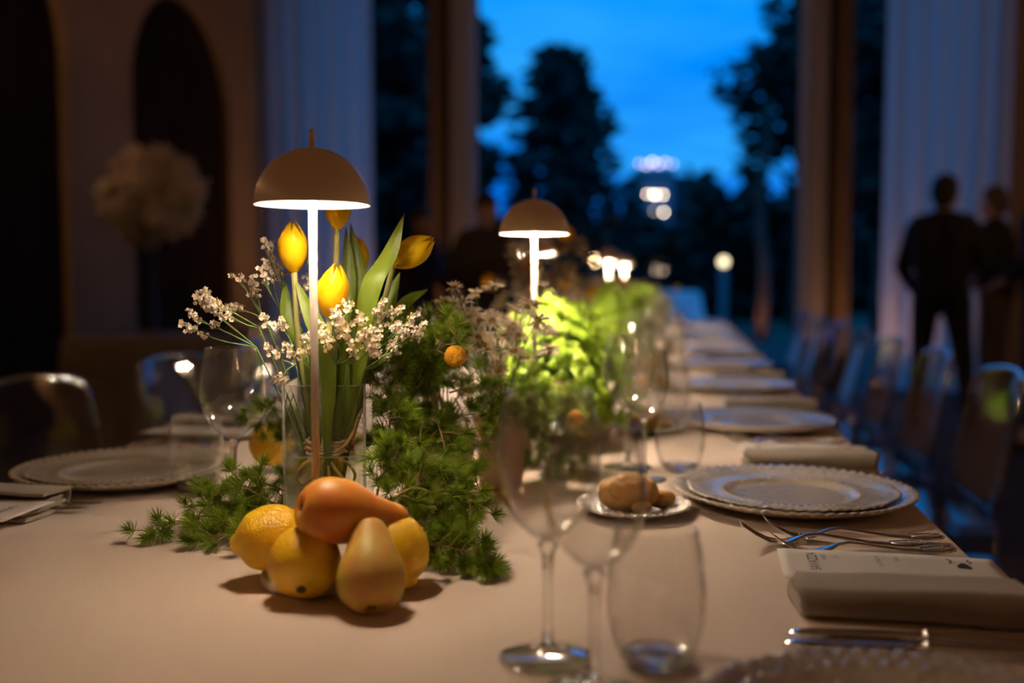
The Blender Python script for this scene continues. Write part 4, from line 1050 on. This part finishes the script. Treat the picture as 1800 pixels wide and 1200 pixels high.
LAY = [  # sprigs lying on the cloth, left of the vase
    ([ft(500, 905, .012), ft(440, 930, .022), ft(370, 905, .024), ft(300, 925, .012), ft(258, 945, .008)], 16, 'fern sprig trailing farthest left across the cloth'),
    ([ft(505, 890, .020), ft(450, 895, .035), ft(395, 880, .040), ft(340, 890, .025)], 14, 'fern sprig lying behind the farthest left sprig'),
    ([ft(510, 900, .020), ft(455, 870, .055), ft(410, 850, .060), ft(385, 880, .030)], 13, 'fern sprig rising in front of the left wine glass'),
    ([ft(520, 870, .030), ft(470, 850, .065), ft(430, 835, .070)], 11, 'fern sprig against the lower left of the vase'),
    ([ft(500, 930, .012), ft(450, 945, .016), ft(400, 940, .016), ft(345, 945, .010)], 12, 'fern sprig lying in front beside the left lemon'),
    ([at(520, 760, 1.2), at(490, 700, 1.22), at(470, 720, 1.22), at(455, 745, 1.22)], 9, 'fern sprig showing left of the vase at mid height'),
    ([ft(690, 930, .020), ft(740, 950, .030), ft(800, 965, .026), ft(860, 985, .010)], 15, 'fern sprig trailing right over the cloth behind the pears'),
    ([ft(680, 905, .03), ft(720, 920, .045), ft(770, 935, .030), ft(815, 995, .010)], 15, 'fern sprig hanging down toward the front right'),
    ([at(660, 880, 1.03), at(675, 830, 1.03), at(700, 805, 1.04), at(690, 790, 1.04)], 15, 'bright fern sprig standing right of the vase foot'),
    ([at(670, 905, 1.0), at(700, 870, 1.0), at(735, 850, 1.02), at(720, 830, 1.03)], 14, 'bright fern sprig just above the orange pear neck'),
    ([ft(560, 830, .02), at(545, 800, 1.27), at(530, 770, 1.26), at(520, 745, 1.25)], 14, 'fern sprig seen through the left of the vase'),
    ([ft(600, 830, .02), at(600, 790, 1.30), at(590, 760, 1.30), at(575, 740, 1.30)], 14, 'fern sprig seen through the middle of the vase'),
    ([ft(640, 830, .02), at(640, 790, 1.28), at(640, 750, 1.27), at(630, 720, 1.27)], 14, 'fern sprig seen through the right of the vase'),
    ([ft(580, 850, .03), at(560, 860, 1.22), at(530, 840, 1.22), at(515, 820, 1.22)], 12, 'low fern sprig right behind the vase foot'),
    ([at(800, 700, 1.22), at(815, 730, 1.18), at(830, 780, 1.16), at(825, 830, 1.15)], 14, 'fern sprig hanging just left of the paper pot'),
    ([at(790, 690, 1.2), at(830, 680, 1.2), at(865, 700, 1.2), at(885, 735, 1.2)], 14, 'fern sprig arching over the rim of the paper pot'),
    ([at(780, 770, 1.2), at(800, 810, 1.16), at(815, 860, 1.13), at(840, 900, 1.12)], 14, 'fern sprig falling in front of the paper pot foot'),
    ([at(760, 720, 1.2), at(775, 760, 1.15), at(785, 810, 1.12), at(780, 850, 1.1)], 14, 'fern sprig hanging right of the hidden fern pot'),
    ([at(690, 720, 1.18), at(680, 690, 1.15), at(675, 660, 1.14), at(690, 630, 1.14)], 13, 'fern sprig rising just right of the vase rim'),
    ([at(700, 800, 1.15), at(690, 770, 1.12), at(685, 740, 1.1), at(700, 715, 1.1)], 13, 'fern sprig beside the right wall of the vase'),
    ([ft(760, 940, .02), ft(800, 955, .022), ft(835, 985, .014), ft(868, 1000, .010)], 12, 'fern sprig ending farthest forward on the right cloth'),
    ([ft(500, 885, .02), ft(460, 905, .02), ft(425, 915, .02), ft(385, 920, .016)], 13, 'fern sprig between the left lemon and the left wine glass'),
    ([at(742, 740, 1.10), at(738, 800, 1.06), at(760, 870, 1.04), at(790, 930, 1.02)], 16, 'fern sprig with a bare brown twig hanging at centre'),
    ([at(745, 830, 1.08), at(775, 860, 1.06), at(815, 870, 1.06), at(835, 905, 1.06)], 13, 'fern sprig right of the bare brown twig'),
]
for P, n_, lb in LAY: fern(P, lb, int(n_*1.25), .024, seed=len(lb))
# bushy fern in its hidden pot
FB = at(765, 490, 1.33); FB.z = TT
pot = thing('potted_fern', 'big bushy fern filling the space right of the vase', 'potted plant', FB)
obj('pot', lathe([(0, 0), (.040, 0), (.052, .085), (.055, .09), (.05, .09), (.046, .08), (0, .078)], 28), 'kraft_paper', pot)
r_ = random.Random(5); targets = []
for k in range(36):
    px, py = r_.uniform(668, 880), r_.uniform(560, 900)
    if py > 760 and px > 835: continue
    if py < 640 and px > 800: px -= 110
    targets.append((px, py, r_.uniform(1.10, 1.36) if py < 780 else r_.uniform(1.07, 1.2)))
cnt = 0
for px, py, z in targets:
    e = at(px, py, z)-FB; e.z = max(e.z, .02)
    s0 = Vector((r_.uniform(-.02, .02), r_.uniform(-.02, .02), .078)); mid = s0.lerp(e, .5)+Vector((0, 0, .05+.03*(e.length < .15)))
    P = catmull([s0, mid, e], 6); bm = bmesh.new(); tube(bm, P, .0012, .0006, 5)
    for k in range(8):
        s = .35+.65*(k+r_.random())/8.5; i_ = min(int(s*(len(P)-1)), len(P)-1)
        d = (P[min(i_+1, len(P)-1)]-P[max(i_-1, 0)]).normalized(); u, w = frame(d); a = k*2.4+r_.random()
        v = (d*.5+u*math.cos(a)+w*math.sin(a)).normalized(); q = P[i_]+v*.022*r_.uniform(.4, 1.15)
        if q.z < .008: q.z = .008
        tube(bm, [P[i_], q], .0005, n=4, cap=False); v = (v+Vector((0, -.2, .3))).normalized()
        if cnt < 298:
            obj('tuft', TUFT[r_.randrange(4)], None, pot, q-v*.004, None, track(v), r_.uniform(.9, 1.35)); cnt += 1
    obj('twig', bm, 'twig', pot)
# fern hanging over the table behind the wine glass
for k, (px, py, px2, py2, z) in enumerate(((950, 700, 925, 800, 1.46), (985, 690, 985, 810, 1.50), (1010, 700, 1020, 790, 1.55), (965, 740, 960, 840, 1.42), (930, 740, 905, 830, 1.45), (1000, 750, 1000, 845, 1.5), (880, 700, 930, 740, 1.4))):
    fern([at(px-15, py-20, z+.04), at((px+px2)/2, py-5, z), at(px2, py2, z-.02)], '%s of the fern sprigs hanging behind the front wine glass' % ['first', 'second', 'third', 'fourth', 'fifth', 'sixth', 'seventh'][k], 16, .026, 'hanging fern sprigs', 1.25, droop=.5, seed=k+50)

# ------------------------------------------------------------------ lush leafy plants, daisies and ball flowers
def lush_leaf_mesh(seed):
    r_ = random.Random(seed); bm = bmesh.new()
    for ang, ln, off in ((0, .022, .012), (.95, .017, .007), (-.95, .017, .007)):
        c_ = Vector((off*math.sin(ang), off*math.cos(ang), .0)); n = 15; rim = []
        ctr = bm.verts.new(c_+Vector((ln*.35*math.sin(ang), ln*.35*math.cos(ang), .002)))
        for k in range(n):
            a = 2*PI*k/n; q = .5+.17*math.cos(3*a)+.08*math.cos(7*a+seed)
            l = Vector((math.sin(a)*ln*q*.95, math.cos(a)*ln*q, 0)); l.rotate(Euler((0, 0, -ang))); p = c_+Vector((ln*.4*math.sin(ang), ln*.4*math.cos(ang), 0))+l
            p.z = -.003*(l.length/ln)**2*4+r_.uniform(-.001, .001); rim.append(bm.verts.new(p))
        for k in range(n): bm.faces.new((ctr, rim[k], rim[(k+1) % n])).smooth = True
    me = bpy.data.meshes.new('lush_leaf'); bm.to_mesh(me); bm.free(); me.materials.append(MATS['lush_leaf']); return me
LUSH = [lush_leaf_mesh(s) for s in range(3)]
def lush_plant(p, label, R, H, n, seed, ls=1.0):
    r_ = random.Random(seed); t_ = thing('leafy_plant', label, 'potted plant', p, 0, 'leafy green plants along the table')
    obj('pot', lathe([(0, 0), (.035, 0), (.045, .06), (.047, .065), (.043, .065), (.04, .058), (0, .056)], 24), 'kraft_paper', t_)
    stems = bmesh.new()
    for k in range(n):
        a = r_.random()*2*PI; el = r_.random(); z = H*(.25+.75*el**.8); rr = R*math.sqrt(max(.05, 1-((z/H-.35)/.75)**2))*r_.uniform(.55, 1.0)
        e = Vector((math.cos(a)*rr, math.sin(a)*rr, z)); s0 = Vector((math.cos(a)*.02, math.sin(a)*.02, .056))
        if k % 3 == 0: tube(stems, [s0, s0.lerp(e, .55)+Vector((0, 0, .015)), e], .0011, .0007, 4, cap=False)
        nrm = (Vector((math.cos(a), math.sin(a), 1.1))+Vector((r_.gauss(0, .4), r_.gauss(0, .4), r_.gauss(0, .3)))).normalized()
        obj('leaf', LUSH[r_.randrange(3)], None, t_, e, None, track(nrm) @ Euler((0, 0, r_.random()*6)).to_quaternion(), ls*r_.uniform(.75, 1.25))
    obj('stems', stems, 'lush_stem', t_)['kind'] = 'stuff'
    return t_
q = at(965, 490, 1.72); q.z = TT
lush_plant(q, 'bright green leafy plant lit under the second lamp', .10, .25, 280, 3, 1.05)
q = at(1040, 490, 1.84); q.z = TT
lush_plant(q, 'green leafy plant right of the second lamp plant', .085, .205, 190, 4, 1.1)
q = at(1088, 490, 3.25); q.z = TT
lush_plant(q, 'blurred green plant behind the second lamp', .12, .26, 150, 5, 1.5)
q = at(1112, 490, 4.5); q.z = TT
lush_plant(q, 'blurred green plant below the fourth lamp', .13, .25, 90, 6, 1.9)
q = at(1135, 490, 5.9); q.z = TT
lush_plant(q, 'far blurred green plant near the table end', .14, .22, 60, 7, 2.2)
def daisy_mesh(seed):
    r_ = random.Random(seed); bm = bmesh.new(); n = 11
    for k in range(n):
        a = 2*PI*k/n+r_.uniform(-.12, .12); l = r_.uniform(.0115, .0155); up = r_.uniform(-.25, .55); d = Vector((math.cos(a), math.sin(a), up)).normalized(); s = Vector((-math.sin(a), math.cos(a), 0))
        b = d*.0025; w = .0021; v = [bm.verts.new(x) for x in (b-s*w*.5, b+s*w*.5, b+d*l*.55+s*w+Vector((0, 0, .0008)), b+d*l-Vector((0, 0, .0016)), b+d*l*.55-s*w+Vector((0, 0, .0008)))]
        bm.faces.new(v).material_index = 0
    ring0 = None
    lathe([(.0042, -.0005), (.0038, .0018), (.002, .003), (0, .0034)], 10, bm, 1)
    me = bpy.data.meshes.new('daisy'); bm.to_mesh(me); bm.free(); me.materials.append(MATS['daisy_petal']); me.materials.append(MATS['daisy_eye']); return me
DAISY = [daisy_mesh(s) for s in range(4)]
BALL = ico(.0125, 3, .05, 9, 2); BALL_ME = bpy.data.meshes.new('ball'); BALL.to_mesh(BALL_ME); BALL.free(); BALL_ME.materials.append(MATS['ball_flower'])
def daisy_pot(p, label, heads, balls, ds=1.0, pot_r=.036, pot_h=.105, seed=1):
    r_ = random.Random(seed); t_ = thing('potted_daisies', label, 'potted plant', p, 0, 'dried daisy pots along the table')
    def crump(k, a, r, z): return r*(1+.05*noise.noise(Vector((math.cos(a)*2, math.sin(a)*2, z*30)))), z+(.010*noise.noise(Vector((math.cos(a)*3, math.sin(a)*3, 1))) if z > pot_h*.8 else 0)
    obj('paper_pot', lathe([(0, 0), (pot_r*.85, 0), (pot_r*.9, pot_h*.3), (pot_r*1.0, pot_h*.7), (pot_r*1.12, pot_h), (pot_r*1.08, pot_h), (pot_r*.95, pot_h*.85), (0, pot_h*.84)], 40, rmod=crump), 'kraft_paper', t_)
    for k, h_ in enumerate(list(heads)+list(balls)):
        e = h_-p; s0 = Vector((r_.uniform(-.015, .015), r_.uniform(-.015, .015), pot_h*.85)); mid = s0.lerp(e, .55)+Vector((0, 0, .02))
        bm = bmesh.new(); tube(bm, catmull([s0, mid, e], 4), .0008, .0006, 4); obj('flower_stem', bm, 'daisy_stem', t_)
        dv = (e-mid+Vector((r_.gauss(0, .03), r_.gauss(0, .03)-.02, .03))).normalized()
        if k < len(heads): obj('daisy_head', DAISY[r_.randrange(4)], None, t_, e, None, track(dv), ds*r_.uniform(.75, 1.25))
        else: obj('ball_flower', BALL_ME, None, t_, e, None, track(dv), ds)
    return t_
r_ = random.Random(11)
heads = []
for k in range(74):
    px, py = r_.gauss(842, 55), r_.gauss(585, 45)
    px = min(max(px, 735), 965); py = min(max(py, 505), 690)
    if px < 790 and py > 640: py -= 60
    heads.append(at(px, py, r_.uniform(1.24, 1.46)))
DP = at(880, 490, 1.40); DP.z = TT
daisy_pot(DP, 'pale daisies in a crumpled paper pot behind the fern', heads, [at(800, 626, 1.12), at(845, 600, 1.4), at(1012, 735, 1.40)], 1.0)
def daisy_far(px, d, label, n, hh, spread, seed, ds):
    r_ = random.Random(seed); p = at(px, 490, d); p.z = TT
    hd = [p+Vector((r_.gauss(0, spread), r_.gauss(0, spread*.6), hh*r_.uniform(.62, 1.05))) for _ in range(n)]
    bl = [p+Vector((r_.gauss(0, spread), -spread*.5, hh*r_.uniform(.8, 1.1))) for _ in range(3)]
    daisy_pot(p, label, hd, bl, ds, .045, .11, seed)
daisy_far(952, 2.25, 'blurred dried daisies behind the second lamp stem', 80, .36, .05, 21, 1.5)
daisy_far(1060, 3.75, 'blurred dried daisies below the fourth lamp', 50, .27, .07, 22, 1.8)
daisy_far(985, 3.5, 'blurred dried daisies between the second and fourth lamps', 45, .28, .06, 23, 1.7)
daisy_far(1108, 5.0, 'far blurred dried daisies left of the glasses', 40, .26, .08, 24, 2.1)

# ------------------------------------------------------------------ people in the background
def remesh(o, v=.014, it=4):
    m1 = o.modifiers.new('skin', 'REMESH'); m1.mode = 'VOXEL'; m1.voxel_size = v; m1.use_smooth_shade = True
    m2 = o.modifiers.new('soften', 'SMOOTH'); m2.factor = .5; m2.iterations = it; return o
def person(loc, rz, H, label, jm, tm, hm, arms, legs, lean=0.0, head_turn=0.0, seated=False):
    k = H/1.75; t_ = thing('person', label, 'person', loc, rz, 'people in the background')
    V = lambda x, y, z: Vector((x*k, y*k, z*k))
    hip, waist, chest, neck, head = V(0, 0, .93), V(0, -.01, 1.08), V(0, lean*.5, 1.30), V(0, lean, 1.47), V(.0, lean+.02, 1.60)
    body = bmesh.new(); jac = bmesh.new(); tro = bmesh.new()
    def torso(bm, g):
        for s in (-1, 1):
            capsule(bm, hip+V(s*.07, 0, 0), waist+V(s*.06, 0, 0), (.105+g)*k, (.100+g)*k)
            capsule(bm, waist+V(s*.06, 0, 0), chest+V(s*.085, 0, 0), (.100+g)*k, (.118+g)*k)
            capsule(bm, chest+V(s*.085, 0, 0), V(s*.145, lean*.9, 1.405), (.110+g)*k, (.072+g)*k)
            capsule(bm, V(s*.15, lean*.9, 1.41), neck+V(0, 0, -.01), (.06+g)*k, (.055+g)*k)
    torso(body, 0); torso(jac, .018)
    capsule(body, neck, head, .056*k, .06*k)
    hd = Euler((0, 0, head_turn)).to_matrix()
    capsule(body, head+V(0, 0, .0), head+V(0, -.01, .07), .082*k, .086*k)
    capsule(body, head+hd @ V(0, .035, -.03), head+hd @ V(0, .055, -.055), .058*k, .040*k)          # jaw and chin
    capsule(body, head+hd @ V(0, .085, .035), head+hd @ V(0, .103, .0), .012*k, .016*k)            # nose
    capsule(body, head+hd @ V(-.02, .086, -.035), head+hd @ V(.02, .086, -.035), .009*k, .009*k)   # mouth
    for s in (-1, 1): capsule(body, head+hd @ V(s*.083, 0, .035), head+hd @ V(s*.084, -.006, -.005), .014*k, .011*k)
    for s, (el, wr) in zip((-1, 1), arms):
        sh = V(s*.185, lean*.9, 1.385); el, wr = V(*el), V(*wr)
        for bm, g in ((body, 0), (jac, .014)):
            capsule(bm, sh, el, (.056+g)*k, (.044+g)*k); capsule(bm, el, wr, (.043+g)*k, (.030+g)*k)
        d = (wr-el).normalized(); u, w = frame(d)
        capsule(body, wr, wr+d*.085*k, .028*k, .034*k, flat=.6)
        for f, (o_, l_) in enumerate(((-.030, .065), (-.010, .078), (.010, .074), (.028, .058))):
            b = wr+d*.10*k+u*o_*k; m_ = b+d*l_*.55*k-w*.006*k; capsule(body, b, m_, .010*k, .009*k, 8); capsule(body, m_, m_+d*l_*.4*k-w*.018*k, .009*k, .008*k, 8)
        capsule(body, wr+d*.03*k-u*.03*k, wr+d*.075*k-u*.058*k, .011*k, .009*k, 8)
    shoes = []
    for s, (kn, an) in zip((-1, 1), legs):
        hp = V(s*.095, 0, .90); kn, an = V(*kn), V(*an)
        for bm, g in ((body, 0), (tro, .014)):
            capsule(bm, hp, kn, (.090+g)*k, (.056+g)*k); capsule(bm, kn, an, (.056+g)*k, (.040+g)*k)
        capsule(body, an, an+V(0, .12, -.05), .040*k, .034*k)
        shoes.append((an+V(0, -.03, -.052), an+V(0, .16, -.058)))
    for bm in (tro,):
        for s in (-1, 1): capsule(bm, hip+V(s*.075, 0, -.03), hip+V(s*.07, 0, .06), .115*k, .108*k)
    remesh(obj('body', body, 'skin', t_)); remesh(obj('jacket', jac, jm, t_), .018, 6); remesh(obj('trousers', tro, tm, t_), .018, 6)
    for a, b in shoes:
        bm = bmesh.new(); capsule(bm, a, b, .048*k, .040*k, flat=.8)
        for v in bm.verts: v.co.z = max(v.co.z, .002)
        obj('shoe', bm, 'shoe', t_)
    bm = bmesh.new(); capsule(bm, head+V(0, -.018, .035), head+hd @ V(0, -.012, .082), .090*k, .090*k); capsule(bm, head+V(0, -.045, -.02), head+V(0, -.04, .04), .062*k, .075*k)
    obj('hair', bm, hm, t_)
    return t_
g = at(1655, 490, 7.1)
person((g.x, g.y, 0), math.radians(-25), 1.78, 'person in a dark suit standing in front of the right curtain', 'suit', 'trousers_dark', 'hair_dark',
       [((-.27, .02, 1.12), (-.22, .16, .96)), ((.27, .02, 1.12), (.20, .20, 1.02))], [((-.13, .02, .49), (-.16, -.02, .085)), ((.15, .03, .49), (.20, .02, .085))], .01, .3)
g = at(1752, 490, 7.9)
person((g.x, g.y, 0), math.radians(60), 1.78, 'person in a dark jacket and tan trousers facing the suited person', 'suit', 'trousers_tan', 'hair_grey',
       [((-.26, .03, 1.12), (-.16, .20, 1.06)), ((.26, .03, 1.12), (.17, .19, 1.02))], [((-.11, .03, .49), (-.12, 0, .085)), ((.11, .02, .49), (.13, -.01, .085))], .02, -.2)
g = at(1835, 490, 6.2)
person((g.x, g.y, 0), math.radians(80), 1.86, 'person cut off by the right edge of the picture', 'suit', 'trousers_dark', 'hair_dark',
       [((-.26, .03, 1.12), (-.20, .20, 1.00)), ((.26, .03, 1.12), (.20, .19, 1.0))], [((-.11, .03, .49), (-.12, 0, .085)), ((.11, .02, .49), (.13, -.01, .085))], .0, 0)
g = at(852, 490, 7.2)
person((g.x, g.y, 0), math.radians(-155), 1.66, 'dark-clothed person standing beside the left pillar behind the flowers', 'shirt_brown', 'trousers_dark', 'hair_dark',
       [((-.26, .06, 1.10), (-.05, .24, 1.06)), ((.27, .05, 1.10), (.06, .25, 1.10))], [((-.11, .02, .49), (-.12, 0, .085)), ((.11, .02, .49), (.12, 0, .085))], .05, .2)
g = at(735, 490, 8.0)
person((g.x, g.y, 0), math.radians(-120), 1.62, 'dim person behind the leaning tulip', 'shirt_brown', 'trousers_dark', 'hair_dark',
       [((-.26, .06, 1.10), (-.20, .20, .95)), ((.27, .05, 1.10), (.20, .2, .95))], [((-.11, .02, .49), (-.12, 0, .085)), ((.11, .02, .49), (.12, 0, .085))], .03, 0)

# ------------------------------------------------------------------ side table with a tall flower ball
p = at(270, 490, 5.4)
t_ = thing('side_table', 'dim round side table under the flower ball', 'table', (p.x, p.y, 0))
obj('tabletop', lathe([(0, .70), (.44, .70), (.45, .71), (.45, .73), (.44, .74), (0, .74)], 48), 'under_wood', t_)
obj('pedestal', lathe([(0, 0), (.22, 0), (.20, .03), (.04, .06), (.035, .69), (0, .70)], 24), 'under_wood', t_)
def skirt(k, a, r, z): return (r+(.03*math.sin(a*14) if z < .6 else 0)*(1-z/.76), z)
tag(obj('round_tablecloth', lathe([(0, .7485), (.455, .7485), (.468, .738), (.475, .60), (.49, .3), (.50, .02)], 112, rmod=skirt), 'dim_cloth', None, (p.x, p.y, 0)), 'dark cloth on the dim side table', 'tablecloth')
b_ = thing('flower_ball', 'round ball of white blossoms on a tall thin stand', 'flower arrangement', (p.x, p.y, .749))
obj('stand', lathe([(0, 0), (.10, 0), (.10, .008), (.012, .016), (.012, .52), (.03, .55), (0, .55)], 24), 'acrylic', b_)
cz = at(270, 345, 5.4).z-.749
for k in range(110):
    a = k*2.399963; zz = 1-2*(k+.5)/110; rr = math.sqrt(1-zz*zz); d = Vector((rr*math.cos(a), rr*math.sin(a), zz))
    key = 'bl%d' % (k % 3)
    if key not in globals():
        bm = ico(.065, 3, .9, 4.2, k*3.1); globals()[key] = bpy.data.meshes.new('blossom_cluster'); bm.to_mesh(globals()[key]); bm.free(); globals()[key].materials.append(MATS['blossom_white'])
    obj('blossom_cluster', globals()[key], None, b_, Vector((0, 0, cz))+d*rnd.uniform(.15, .225), None, track(d), rnd.uniform(.55, 1.15))
